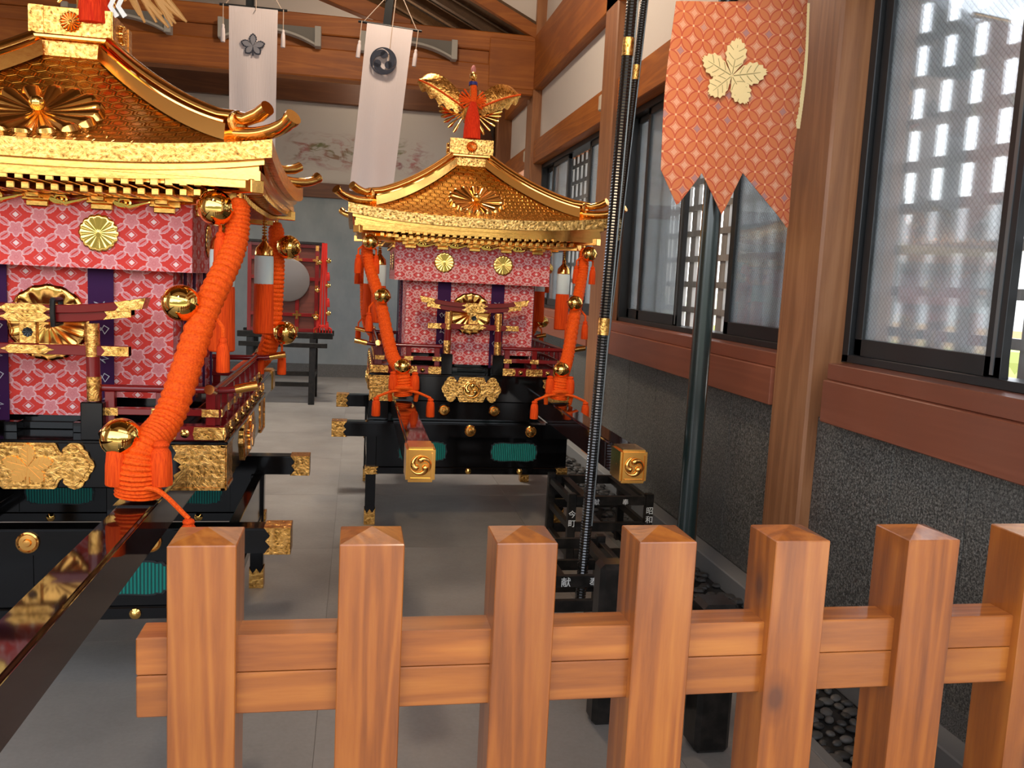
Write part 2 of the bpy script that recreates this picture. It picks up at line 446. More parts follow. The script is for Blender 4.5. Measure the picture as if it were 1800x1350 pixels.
@defmat('granite')
def _(n):
    t = Mat(n, (.06,.06,.055), .38); v = t.coord('Object', (1,1,1), True)
    s = t.noise(v, 110, 3, .85)
    t.set('Base Color', t.ramp(s, [(.36, (.018,.018,.016)), (.48, (.075,.071,.062)), (.60, (.20,.19,.165)), (.8, (.40,.38,.34))])); return t
@defmat('granite_polished')
def _(n):
    t = Mat(n, (.10,.10,.095), .25); v = t.coord('Object', (1,1,1), True)
    t.set('Base Color', t.ramp(t.noise(v, 190, 2, .7), [(.35, (.05,.05,.045)), (.7, (.17,.165,.155))])); return t
@defmat('concrete')
def _(n):
    t = Mat(n, (.24,.235,.23), .42); v = t.coord('Object', (1,1,1), True)
    a = t.noise(v, 1.3, 6, .65); b = t.noise(v, 70, 3)
    t.set('Base Color', t.ramp(a*.8+b*.2, [(.3, (.165,.150,.134)), (.7, (.275,.252,.226))]))
    t.set('Roughness', t.noise(v, 4, 3)*.3+.27); t.bump(b, .05, .004); return t
plain('mortar', (.15,.14,.128), .9); plain('ground', (.34,.32,.29), .95); plain('curb_stone', (.17,.165,.155), .7)
@defmat('pebble')
def _(n):
    t = Mat(n, (.08,.08,.075), .5); oi = t.node('ShaderNodeObjectInfo')
    t.set('Base Color', t.ramp(E(t.nt, oi.outputs['Random']), [(0, (.028,.026,.024)), (.6, (.055,.052,.047)), (1, (.105,.098,.088))])); return t
plain('nail_paper', (.50,.42,.33), .5); plain('soil', (.02,.018,.016), .95)
@defmat('hill_green')  # green lightened, distance haze put into the colour
def _(n):
    t = Mat(n, (.10,.14,.05), .95); t.set('Base Color', t.ramp(t.noise(t.coord(), .25, 6, .7), [(.35, (.20,.25,.14)), (.65, (.40,.43,.26))])); return t
plain('sky_block_green', (.045,.055,.03), .95); plain('yard', (.62,.60,.55), .9); plain('house_grey', (.62,.64,.66), .8); plain('house_orange', (.62,.40,.22), .8); plain('roof_tile', (.10,.11,.12), .6); plain('glass_dark', (.03,.05,.05), .1)
plain('hedge', (.30,.34,.10), .9)
@defmat('wired_glass')
def _(n):
    t = Mat(n); nt = t.nt; nt.nodes.remove(t.b); out = nt.nodes['Material Output']
    x, y, z = t.xyz(t.coord()); S = .026
    a = ((y+z).mod(S)-S/2).abs(); b = ((y-z).mod(S)-S/2).abs()
    wire = (a.min(b)*-1+.0009).soft(.0006)
    tr = t.node('ShaderNodeBsdfTransparent'); tr.inputs[0].default_value = (.93,.95,.95,1)
    rf = t.node('ShaderNodeBsdfRefraction'); rf.inputs['Roughness'].default_value = .24; rf.inputs['IOR'].default_value = 1.02; rf.inputs[0].default_value = (.9,.93,.95,1)
    gl = t.node('ShaderNodeBsdfGlossy'); gl.inputs['Roughness'].default_value = .03; gl.inputs[0].default_value = (.9,.9,.9,1)
    df = t.node('ShaderNodeBsdfDiffuse'); df.inputs[0].default_value = (.06,.06,.06,1)
    def mx(f, p, q):
        k = t.node('ShaderNodeMixShader')
        if isinstance(f, E): nt.links.new(f.k, k.inputs[0])
        elif isinstance(f, float): k.inputs[0].default_value = f
        else: nt.links.new(f, k.inputs[0])
        nt.links.new(p, k.inputs[1]); nt.links.new(q, k.inputs[2]); return k.outputs[0]
    fr = t.node('ShaderNodeFresnel'); fr.inputs[0].default_value = 1.6
    tl = t.node('ShaderNodeBsdfTranslucent'); tl.inputs[0].default_value = (.75,.80,.84,1)
    s = mx(.45, tr.outputs[0], rf.outputs[0]); s = mx(.24, s, tl.outputs[0]); s = mx(wire*.6, s, df.outputs[0]); s = mx((E(nt, fr.outputs[0])*.9).min(.6), s, gl.outputs[0])
    nt.links.new(s, out.inputs[0]); return t

# ================================================================== the setting
WX = 2.10            # inner face of the right wall
YB = 13.0            # back wall
XL = -4.9            # left wall
# ground in front of the hall, floor slabs inside
struct(MB().box(-30, 60, -30, 1.2, -.3, -.012).build('ground', 'ground'))
fl = struct(MB().box(XL, 1.58, 1.2, YB+.2, -.25, -.004).build('floor', 'mortar'))
slab = MB().box(0, 1.1985, 0, 1.1985, -.05, 0).mesh('slab', 'concrete')
xs = [-4.9+1.2*i for i in range(6)]
slab_e = MB().box(0, .4785, 0, 1.1985, -.05, 0).mesh('slab', 'concrete')
for j in range(10):
    for x in [1.1-1.2*i for i in range(1, 6)]: obj('slab', slab, fl, (x, 1.2+1.2*j, 0))
    obj('slab', slab_e, fl, (1.1, 1.2+1.2*j, 0))
# gravel trench with kerbs along the right wall
tr = struct(MB().box(1.58, WX+.35, 1.2, YB+.2, -.25, -.06).build('ground_trench', 'soil')); tr.name = 'ground'
ke = struct(MB().box(1.58, 1.625, 1.2, YB, -.06, .004).build('trim_1', 'curb_stone', bevel=.004))
kw = struct(MB().box(1.985, WX, 1.9, YB, -.06, .052).build('trim_2', 'curb_stone', bevel=.006))
# right wall: granite dado with separate panels
wr = struct(MB().box(WX+.012, WX+.36, 1.2, YB, -.05, .985).build('wall_right', 'mortar'))
PIL = [(3.58, 3.92), (7.08, 7.44), (10.55, 10.93)]
py = 1.2; ys = []
edges = [1.2, 1.85, 2.57, 3.0, 3.58, 3.92, 4.50, 5.12, 5.74, 6.36, 7.08, 7.44, 8.1, 8.7, 9.3, 9.9, 10.55, 10.93, 11.6, 12.3, 13.0]
for a, b in zip(edges, edges[1:]):
    if any(abs(a-p[0]) < .01 for p in PIL): continue
    MB().box(WX, WX+.03, a+.002, b-.002, .05, 1.0).build('granite_panel', 'granite', wr, bevel=.002)
# a thin polished granite skirting near the camera
for a, b in ((1.85, 2.57), (2.57, 3.1)):
    MB().box(WX-.012, WX+.002, a+.002, b-.002, .052, .14).build('skirting_tile', 'granite_polished', wr)
# sills (bay by bay), nageshi, clerestory plaster, wall plate
sills = [(1.2, 3.44), (3.92, 7.08), (7.44, 10.55), (10.93, YB)]
tn = 3
for a, b in sills:
    s = struct(MB().box(WX-.075, WX+.30, a, b, 1.0, 1.186).build('trim_%d' % tn, 'sill_paint', bevel=.004)); tn += 1
    s = struct(MB().box(WX-.045, WX+.33, a+(.0), b+(.02 if a < 2 else 0), 1.187, 1.258).build('trim_%d' % tn, 'sill_paint', bevel=.003)); tn += 1
struct(MB().box(WX-.02, WX+.36, 1.2, YB, 2.99, 3.265).build('trim_%d' % tn, 'beam_y', bevel=.006)); tn += 1
struct(MB().box(WX+.05, WX+.33, 1.2, YB, 3.265, 3.88).build('wall_right_upper', 'plaster')); 
struct(MB().box(WX-.06, WX+.36, 1.2, YB, 3.87, 4.51).build('trim_%d' % tn, 'beam_y', bevel=.008)); tn += 1
struct(MB().box(WX+.06, WX+.33, 1.2, YB, 4.51, 5.6).build('wall_right_gable', 'plaster'))
for (a, b) in PIL:
    struct(MB().box(WX-.06, WX+.32, a, b, .0, 5.3).build('trim_%d' % tn, 'pillar_wood', bevel=.012)); tn += 1
    # paper wrapped nail covers where the rail meets the pillar
    struct(MB().box(WX-.068, WX-.02, b-.01, b+.06, 3.06, 3.20).build('trim_%d' % tn, 'nail_paper', bevel=.012)); tn += 1
struct(MB().box(WX-.16, WX+.3, YB-.36, YB, 0, 5.3).build('trim_%d' % tn, 'pillar_wood', bevel=.012)); tn += 1
# windows
def window(n, y0, y1, sashes, gaps, x0=WX+.09):
    z0, z1 = 1.258, 2.99
    wroot = struct(empty('window_%d' % n, (0, 0, 0)))
    fr = MB()
    fr.box(x0, x0+.13, y0, y1, z0, z0+.035); fr.box(x0, x0+.13, y0, y1, z1-.05, z1); fr.box(x0, x0+.13, y0, y0+.05, z0, z1); fr.box(x0, x0+.13, y1-.05, y1, z0, z1)
    fr.build('window_frame', 'aluminium', wroot, bevel=.003)
    for (a, b, tr_) in sashes:
        x = x0+.02+tr_*.05; m_ = MB(); zz0, zz1 = z0+.035, z1-.05
        m_.box(x, x+.035, a, b, zz0, zz0+.075); m_.box(x, x+.035, a, b, zz1-.05, zz1); m_.box(x, x+.035, a, a+.08, zz0, zz1); m_.box(x, x+.035, b-.055, b, zz0, zz1)
        sa = m_.build('sash', 'aluminium', wroot, bevel=.002)
        MB().box(x+.014, x+.019, a+.08, b-.055, zz0+.075, zz1-.05).build('pane', 'wired_glass', sa)
        MB().box(x-.004, x, a+.03, a+.046, zz0+.01, zz1-.01).build('edge_strip', 'aluminium_pale', sa)
    lat = empty('lattice', (0,0,0), 0, wroot)
    X = WX+.32; k = 0
    hb = MB().box(X-.012, X+.03, y0-.1, y1+.1, -.021, .021).mesh('lattice_rail', 'lattice_wood')
    z = 1.222
    while z < 3.05:
        obj('lattice_rail', hb, lat, (0, 0, z)); z += .184
    vb = MB().box(X+.0, X+.028, -.048, .048, 1.10, 3.06).mesh('lattice_bar', 'lattice_wood')
    y = math.floor((y0-3.285)/.184)*.184+3.285
    while y < y1+.1:
        if y > y0-.1: obj('lattice_bar', vb, lat, (0, y, 0))
        y += .184
    return wroot
window(1, 1.25, 3.58, [(2.62, 3.52, 0), (1.3, 2.2, 1)], None)
window(2, 3.92, 7.08, [(3.97, 4.93, 0), (5.72, 6.62, 0), (6.2, 7.03, 1), (4.3, 5.05, 1)], None)
window(3, 7.44, 10.55, [(7.5, 8.35, 0), (9.2, 10.0, 0), (9.7, 10.5, 1)], None)
# back wall
struct(MB().box(XL, WX+.3, YB, YB+.2, .19, 2.62).build('wall_back', 'blue_grey_wall'))
struct(MB().box(XL, WX+.3, YB-.02, YB+.2, 0, .19).build('baseboard_back', 'granite_polished'))
struct(MB().box(XL, WX+.3, YB-.05, YB+.2, 2.62, 2.83).build('trim_%d' % tn, 'dark_beam', bevel=.006)); tn += 1
struct(MB().box(XL, WX+.3, YB, YB+.2, 2.83, 3.95).build('wall_back_upper', 'plaster_painted'))
struct(MB().box(XL, WX+.3, YB-.10, YB+.2, 3.95, 4.27).build('trim_%d' % tn, 'dark_beam', bevel=.008)); tn += 1
struct(MB().box(XL, WX+.3, YB+.02, YB+.2, 4.27, 5.6).build('wall_back_gable', 'plaster'))
for x0, x1, s in ((-.95, -.1, 1), (.05, .95, -1), (-2.9, -2.0, 1), (-1.9, -1.1, -1)):   # struts between the two tie beams
    pts = [(x0, 4.27), (x0+.28, 4.27), (x1, 4.62), (x1-.28, 4.62)] if s > 0 else [(x1-.28, 4.27), (x1, 4.27), (x0+.28, 4.62), (x0, 4.62)]
    struct(MB().prism(pts, lambda a, b, t: (a, t, b), YB-.12, YB+.03).build('trim_%d' % tn, 'dark_beam')); tn += 1
struct(MB().prism([(1.15, 4.5), (2.0, 2.95), (2.0, 3.35), (1.55, 4.5)], lambda a, b, t: (a, t, b), YB-.22, YB-.04).build('trim_%d' % tn, 'dark_beam')); tn += 1
# left wall with window band, front of the hall is open
lw = MB(); lw.box(XL-.25, XL, 1.2, YB+.2, 0, 1.25); lw.box(XL-.25, XL, 1.2, YB+.2, 3.0, 5.6)
for y in (1.2, 4.4, 7.9, 11.4): lw.box(XL-.25, XL, y, y+1.4, 1.2, 3.05)
struct(lw.build('wall_left', 'plaster'))
# tie beams across the hall at the third pillar
YT = 10.70
struct(MB().box(XL, WX-.05, YT-.13, YT+.13, 3.80, 4.13).build('trim_%d' % tn, 'beam_x', bevel=.015)); tn += 1
struct(MB().box(XL, WX-.05, YT-.09, YT+.09, 4.13, 4.28).build('trim_%d' % tn, 'beam_x', bevel=.005)); tn += 1
struct(MB().box(XL, WX-.05, YT-.13, YT+.13, 4.28, 4.50).build('trim_%d' % tn, 'beam_x', bevel=.012)); tn += 1
struct(MB().box(WX-.62, WX-.05, YT-.14, YT+.14, 3.86, 4.44).build('trim_%d' % tn, 'beam_x', bevel=.012)); tn += 1
# sloping ceiling behind the tie beam, with planks, and the gable panel above it
ce = struct(MB().prism([(2.2, 4.52), (2.2, 4.60), (-1.4, 6.30), (-5.0, 4.60), (-5.0, 4.52), (-1.4, 6.22)], lambda a, b, t: (a, t, b), YT-.1, YB+.2).build('ceiling', 'ceiling_wood'))
sl = math.atan2(1.70, 3.6); Ls = math.hypot(1.7, 3.6); npl = 16
plk = MB().box(0, Ls/npl-.006, 0, YB-YT+.1, -.014, 0).mesh('plank', 'ceiling_wood')
for i in range(npl):
    d = i*Ls/npl; o = obj('plank', plk, ce, (2.2-d*math.cos(sl), YT, 4.515+d*math.sin(sl)), (0, PI+sl, 0))
    o.location.y = YT
for i in range(4):   # rafters under the planks
    y = YT+.5+i*.55
    struct(MB().prism([(2.1, 4.40), (2.1, 4.52), (-1.4, 6.17), (-1.4, 6.05)], lambda a, b, t: (a, t, b), y, y+.09).build('trim_%d' % tn, 'ceiling_wood')); tn += 1
struct(MB().prism([(2.10, 4.44), (2.10, 4.60), (-1.4, 6.25), (-1.4, 6.09)], lambda a, b, t: (a, t, b), YT-.14, YT-.06).build('trim_%d' % tn, 'beam_x', bevel=.004)); tn += 1
struct(MB().prism([(2.15, 4.56), (2.15, 6.9), (-5, 6.9), (-5, 6.25), (-1.4, 6.20)], lambda a, b, t: (a, t, b), YT-.08, YT-.02).build('wall_gable', 'plaster'))
# diagonal queen struts above the tie beam
struct(MB().prism([(-1.6, 5.1), (-1.6, 5.32), (.55, 4.62), (.55, 4.44)], lambda a, b, t: (a, t, b), YT+.14, YT+.3).build('trim_%d' % tn, 'beam_x', bevel=.006)); tn += 1
# high ceiling over the front part (out of frame)
struct(MB().prism([(2.45, 5.5), (2.45, 5.6), (-1.4, 7.2), (-5.2, 5.6), (-5.2, 5.5), (-1.4, 7.1)], lambda a, b, t: (a, t, b), .6, YT).build('ceiling_front', 'ceiling_wood'))
# bow-shaped light troughs resting between the tie beams
def trough(x, label):
    t = tag(empty('light_trough', (x, YT-.20, 4.13)), label, 'light fixture', 'bow-shaped troughs along the tie beam')
    for s in (-1, 1): MB().box(s*.53-.035, s*.53+.035, -.07, .07, -.02, .20).build('end_plate', 'bracket_white', t, bevel=.004)
    arc = [(lerp(-.5, .5, i/14), -.01+.125*(1-(2*i/14-1)**2)) for i in range(15)]
    MB().prism(arc+[(a, b+.025) for a, b in arc[::-1]], lambda a, b, u: (a, u, b), -.06, .06).build('bow', 'bracket_white', t)
    MB().prism([(a, b+.026) for a, b in arc]+[(.5, .185), (-.5, .185)], lambda a, b, u: (a, u, b), -.045, .045).build('body', 'bracket_grey', t)
trough(-2.68, 'grey bow-shaped trough on the tie beam, behind the near shrine finial')
trough(-1.05, 'grey bow-shaped trough on the tie beam behind the leaf-crest banner')
trough(.52, 'grey bow-shaped trough on the tie beam behind the swirl-crest banner')
struct(MB().box(WX+.36, WX+1.12, 1.0, YB, 3.46, 3.56).build('ceiling_sun_block', 'ceiling_wood'))  # unseen eave added to keep direct sun out of the windows
# outside: slope, hill, hedge and a house seen through the lattice
struct(MB().box(WX+.36, 60, 1.2, 40, -.6, -.4).build('ground_yard', 'yard'))
def hillf(u, v):
    x = 30+40*v; y = -20+110*u
    return (x, y, -1+ (5.5*math.sin(min(1, v*1.2)*PI/2))*(0.75+.25*math.sin(u*9)+.12*math.sin(u*31+v*7)))
struct(MB().grid(hillf, 50, 12).build('ground_hill', 'hill_green', smooth=True), 'low green hill far beyond the lattice windows', 'hill')
def house(loc, rz, label, s=1.0):
    h = tag(empty('house', loc, rz), label, 'house', 'houses beyond the lattice windows')
    MB().box(-3*s, 3*s, -2.5*s, 2.5*s, 0, 1.6*s).build('ground_storey', 'house_orange', h); MB().box(-3*s, 3*s, -2.5*s, 2.5*s, 1.6*s, 3.6*s).build('upper_storey', 'house_grey', h)
    MB().prism([(-3.4*s, 3.6*s), (3.4*s, 3.6*s), (0, 5.0*s)], lambda a, b, t: (a, t, b), -2.9*s, 2.9*s).build('roof', 'roof_tile', h)
    for y in (-1.4, .3, 1.6):
        MB().box(-3.04*s, -3*s, y*s, (y+.9)*s, 2.1*s, 3.1*s).build('window', 'glass_dark', h)
house((15, 17.5, -.4), .3, 'grey house with orange ground storey left of the hill gap', .9)
house((17.5, 26, -.4), .1, 'farther grey gabled house beyond the middle window bay', .9)
for i, (x, y, r) in enumerate(((9, 9.5, .9), (10, 12.6, 1.0), (9.5, 15.4, .9), (8.5, 18.5, 1.0))):
    b = MB(); rr = random.Random(i)
    for k in range(26):
        b.ball((rr.uniform(-r, r), rr.uniform(-r, r), rr.uniform(0, r)), .33*r, 7, 5)
    tag(b.build('shrub', 'hedge', None, False, loc=(x, y, -.4)), ['shrub', 'shrub', 'shrub', 'shrub'][0]+[' nearest the hall outside the near window', ' second from the camera outside the windows', ' third from the camera outside the windows', ' farthest from the camera outside the windows'][i], 'shrub', 'shrubs outside the windows')

# ================================================================== fence
FY = 1.55
fence = tag(empty('wooden_fence', (0, FY, 0)), 'varnished cedar picket fence with pyramid-capped square posts in the foreground', 'fence')
S = FY/1.5
fx = [(-.310, -.195), (-.019, .095), (.265, .378), (.537, .654), (.817, .932), (1.107, 1.219), (1.385, 1.498), (1.668, 1.782)]
for a, b in fx:
    a, b = a*S, b*S; c = (a+b)/2; hw = .0595
    p = MB(); zt = 1.055
    p.v += [(-hw,-hw,-zt),(hw,-hw,-zt),(hw,hw,-zt),(-hw,hw,-zt),(-hw,-hw,0),(hw,-hw,0),(hw,hw,0),(-hw,hw,0),(0,0,.018)]
    p.f += [(3,2,1,0),(0,1,5,4),(1,2,6,5),(2,3,7,6),(3,0,4,7),(4,5,8),(5,6,8),(6,7,8),(7,4,8)]
    p.build('post', 'fence_post', fence, bevel=.0018, loc=(c, hw, zt))
for z0, z1 in ((.8055, .877), (.724, .804)):
    MB().box(-.364*S-.002, 1.95, .022, .096, z0, z1).build('rail', 'fence_rail', fence, bevel=.0025)

# entrance: porch roof, lintel and side walls in front of the hall, and the green bank opposite (all behind the camera; porch roof and green slope added to limit sky light)
struct(MB().box(-5.2, 2.5, -.6, .6, 4.75, 4.85).build('ceiling_sky_block', 'ceiling_wood'))
struct(MB().box(XL-.25, -3.6, .9, 1.2, 0, 5.5).build('wall_front_left', 'plaster'))
struct(MB().box(WX, WX+.36, .2, 1.2, 0, 5.5).build('wall_front_right', 'plaster'))
struct(MB().box(XL-.25, WX+.36, .9, 1.2, 4.2, 6.8).build('wall_front_lintel', 'plaster'))
def sky_block(u, v):
    y = -8-14*v; x = -35+70*u
    return (x, y, -.05+4.2*math.sin(min(1, v*1.6)*PI/2)*(.85+.1*math.sin(u*23)+.08*math.sin(u*51+v*9)))
struct(MB().grid(sky_block, 60, 12).build('ground_sky_block', 'sky_block_green', smooth=True))
# pebbles in the trench
pm = []
for i in range(6):
    rr = random.Random(i); m_ = MB().ball((0,0,0), .030, 10, 7, (1.2*rr.uniform(.8, 1.2), rr.uniform(.75, 1.1), .55)); pm.append(m_.mesh('pebble', 'pebble', True))
rr = random.Random(3); n = 0
spots = []; tries = 0
while len(spots) < 170 and tries < 20000:
    tries += 1; p = (rr.uniform(1.66, 1.952), rr.uniform(2.0, 3.38))
    if all((p[0]-q[0])**2+(p[1]-q[1])**2 > .0455**2 for q in spots): spots.append(p)
for p in spots:
    o = obj('pebble', pm[rr.randrange(6)], None, (p[0], p[1], -.044+rr.uniform(0, .006)), (rr.uniform(-.15, .15), rr.uniform(-.15, .15), rr.uniform(0, 6)))
    o.scale = [rr.uniform(.60, .84)]*3
    tag(o, 'smooth dark grey pebble in the gravel trench beside the granite wall', 'pebble', 'pebbles in the near trench')
gs = MB()
for i in range(900):
    r_ = rr.uniform(.018, .034); gs.ball((rr.uniform(1.65, 1.97), rr.uniform(3.45, 12.9), -.045+rr.uniform(0, .02)), r_, 6, 4, (1.2, 1, .55))
tag(gs.build('gravel', 'pebble', smooth=True), 'dark gravel filling the trench along the right wall', 'gravel', kind='stuff')

# ================================================================== ornaments (2D helpers, x right, z up, raised towards -y)
def stroke(mb, pts, wid, y0, y1):
    """tapered flat stroke in the xz plane between y0 (back) and y1 (front)"""
    n = len(pts); L = []; R = []
    for i in range(n):
        a = pts[max(i-1, 0)]; b = pts[min(i+1, n-1)]; dx, dz = b[0]-a[0], b[1]-a[1]; l = math.hypot(dx, dz) or 1
        w_ = wid[i] if hasattr(wid, '__len__') else wid
        nx, nz = -dz/l*w_, dx/l*w_
        L.append((pts[i][0]+nx, pts[i][1]+nz)); R.append((pts[i][0]-nx, pts[i][1]-nz))
    for i in range(n-1):
        mb.prism([L[i], R[i], R[i+1], L[i+1]], lambda a, b, t: (a, t, b), y0, y1)
    return mb
def disc(mb, cx, cz, r, y0, y1, n=20):
    return mb.prism([(cx+r*math.cos(2*PI*i/n), cz+r*math.sin(2*PI*i/n)) for i in range(n)], lambda a, b, t: (a, t, b), y0, y1)
def tomoe(mb, cx, cz, R, y0, y1, spin=1):
    for k in range(3):
        a0 = 2*PI*k/3+PI/2; pts = []; wd = []
        for i in range(15):
            t = i/14; th = a0-spin*t*2.25; rad = R*(.50+.47*t**.6); w_ = R*.30*(1-t)**.8+.004*R
            pts.append((cx+rad*math.cos(th), cz+rad*math.sin(th))); wd.append(w_)
        stroke(mb, pts, wd, y0, y1); disc(mb, pts[0][0], pts[0][1], R*.30, y0, y1, 16)
    return mb
def tomoe3d(mb, cx, cz, R, y, spin=1):
    for k in range(3):
        a0 = 2*PI*k/3+PI/2; pts = []; wd = []
        for i in range(16):
            t = i/15; th = a0-spin*t*2.3; rad = R*(.50+.47*t**.6)
            pts.append((cx+rad*math.cos(th), y, cz+rad*math.sin(th))); wd.append(R*.31*(1-t)**.8+.01*R)
        mb.tube(pts, wd, 10); mb.ball(pts[0], R*.33, 14, 8, (1, .9, 1))
    return mb
def lobe(cx, cz, ang, L, W, n=34, serr=.08):
    pts = []
    for i in range(n):
        t = i/n; a = 2*PI*t; u = .5-.5*math.cos(a); s = math.sin(a)
        wv = W*(math.sin(PI*min(1, u)**1.35)**.8 if 0 < u < 1 else 0)
        k = 1+serr*(1 if i % 2 else -1)*(u > .35)
        x = u*L*(1+(.03 if i % 2 else -.03)*(u > .6)); y = wv*(1 if s > 0 else -1)*k
        pts.append((cx+x*math.cos(ang)-y*math.sin(ang), cz+x*math.sin(ang)+y*math.cos(ang)))
    return pts
LOBES = ((90, 1.0, .30), (16, 1.0, .29), (164, 1.0, .29), (-46, .86, .29), (226, .86, .29))
def leaf_crest(mb, vein, cx, cz, R, y0, y1, stem=True):
    c0 = cz-.12*R
    for k, (dg, L, W) in enumerate(LOBES):
        mb.prism(lobe(cx, c0, math.radians(dg), R*L, R*W), lambda a, b, t: (a, t, b), y0, y1-.0002*k if y1 < y0 else y1)
    if vein is not None:
        for dg, L, W in LOBES:
            a = math.radians(dg); d = (math.cos(a), math.sin(a)); q = (-d[1], d[0])
            stroke(vein, [(cx+d[0]*R*L*t, c0+d[1]*R*L*t) for t in (.05, .4, .82)], [.012*R, .012*R, .005*R], y1, y1-.0012)
            for s in (-1, 1):
                for j in range(3):
                    t0 = .22+.2*j
                    stroke(vein, [(cx+d[0]*R*L*(t0+.16*u)+q[0]*s*R*W*.75*u**.8, c0+d[1]*R*L*(t0+.16*u)+q[1]*s*R*W*.75*u**.8) for u in (.1, .5, .95)], .009*R, y1, y1-.0012)
    if stem: stroke(mb, [(cx, c0), (cx, c0-.55*R), (cx, c0-.75*R)], [.05*R, .05*R, .07*R], y0, y1)
    return mb
def chrys(mb, R, h, petals=16, nr=9, sub=6, M=None):
    """raised chrysanthemum disc in local xy plane, normal +z"""
    t = MB(); n = petals*sub
    def fn(u, v):
        th = 2*PI*u; q = ((u*petals+.5) % 1.0)*2-1; ph = math.sqrt(max(0, 1-q*q))
        end = math.sqrt(max(0, 1-((v-.86)/.14)**2)) if v > .86 else 1.0
        r = v*R*(1-.07*(1-ph))
        z = h*(v**1.4*ph*end*1.0+.1*(1-v)+.02*end) if v > .13 else h*(.22+.30*math.cos(v/.13*PI/2))
        if v >= .999: z = -.002
        return (r*math.cos(th), r*math.sin(th), z)
    t.grid(fn, n, nr*2)
    return mb.add(t, M)
def cloud_poly(w, h):
    q = [(.0, .97), (.38, .97), (.42, .90), (.44, .74), (.47, .60), (.52, .52), (.56, .60), (.55, .78), (.60, .92), (.68, .99), (.76, .95), (.82, .84), (.84, .68), (.90, .56), (.92, .36), (.97, .22), (1.0, 0)]
    q2 = q+[(a, -b) for a, b in q[-2::-1]]; q3 = q2+[(-a, b) for a, b in q2[-2:0:-1]]
    return [(a*w, b*h) for a, b in q3]
def bell_mesh(r):
    pr = []
    for i in range(17):
        a = PI*i/16; rr = max(1e-4, math.sin(a)*r); pr.append((rr, -math.cos(a)*r))
    pr = pr[:8]+[(r*1.0, -r*.06), (r*1.07, -r*.05), (r*1.07, r*.05), (r*1.0, r*.06)]+pr[9:]
    return MB().lathe(pr, (0,0,0), 24)
def tassel_prof(r, L):
    return [(r*.35, 0), (r*.62, -L*.04), (r*.72, -L*.10), (r*.60, -L*.16), (r*.86, -L*.26), (r*.97, -L*.55), (r, -L*.96), (r*.93, -L)]

# ================================================================== stands under the portable shrines
def leg_mesh():
    return MB().box(-.031, .031, -.031, .031, 0, .565).mesh('leg', 'lacquer_black', bevel=.003)
def gold_foot_mesh():
    p = MB().prism([(-.034, 0), (.034, 0), (.034, .105), (.017, .075), (0, .10), (-.017, .075), (-.034, .105)], lambda a, b, t: (a, t, b), -.034, .034); return p.mesh('foot_plate', 'gold_engraved', bevel=.001)
def window_poly(w, h, n=40):
    pts = []
    for i in range(n):
        a = 2*PI*i/n; c, s = math.cos(a), math.sin(a)
        x = w*math.copysign(abs(c)**.35, c); z = h*math.copysign(abs(s)**.45, s)
        k = 1+.045*math.cos(14*a); pts.append((x*(1+.03*math.cos(14*a)), z*k))
    return pts
def beam_cap(mb, s, x1, L):
    """gold sleeve with a notched inner edge at the end of a cross beam; s = side"""
    xa = s*(x1+.004); xi = s*(x1-L); xn = s*(x1-L+.02)
    return mb
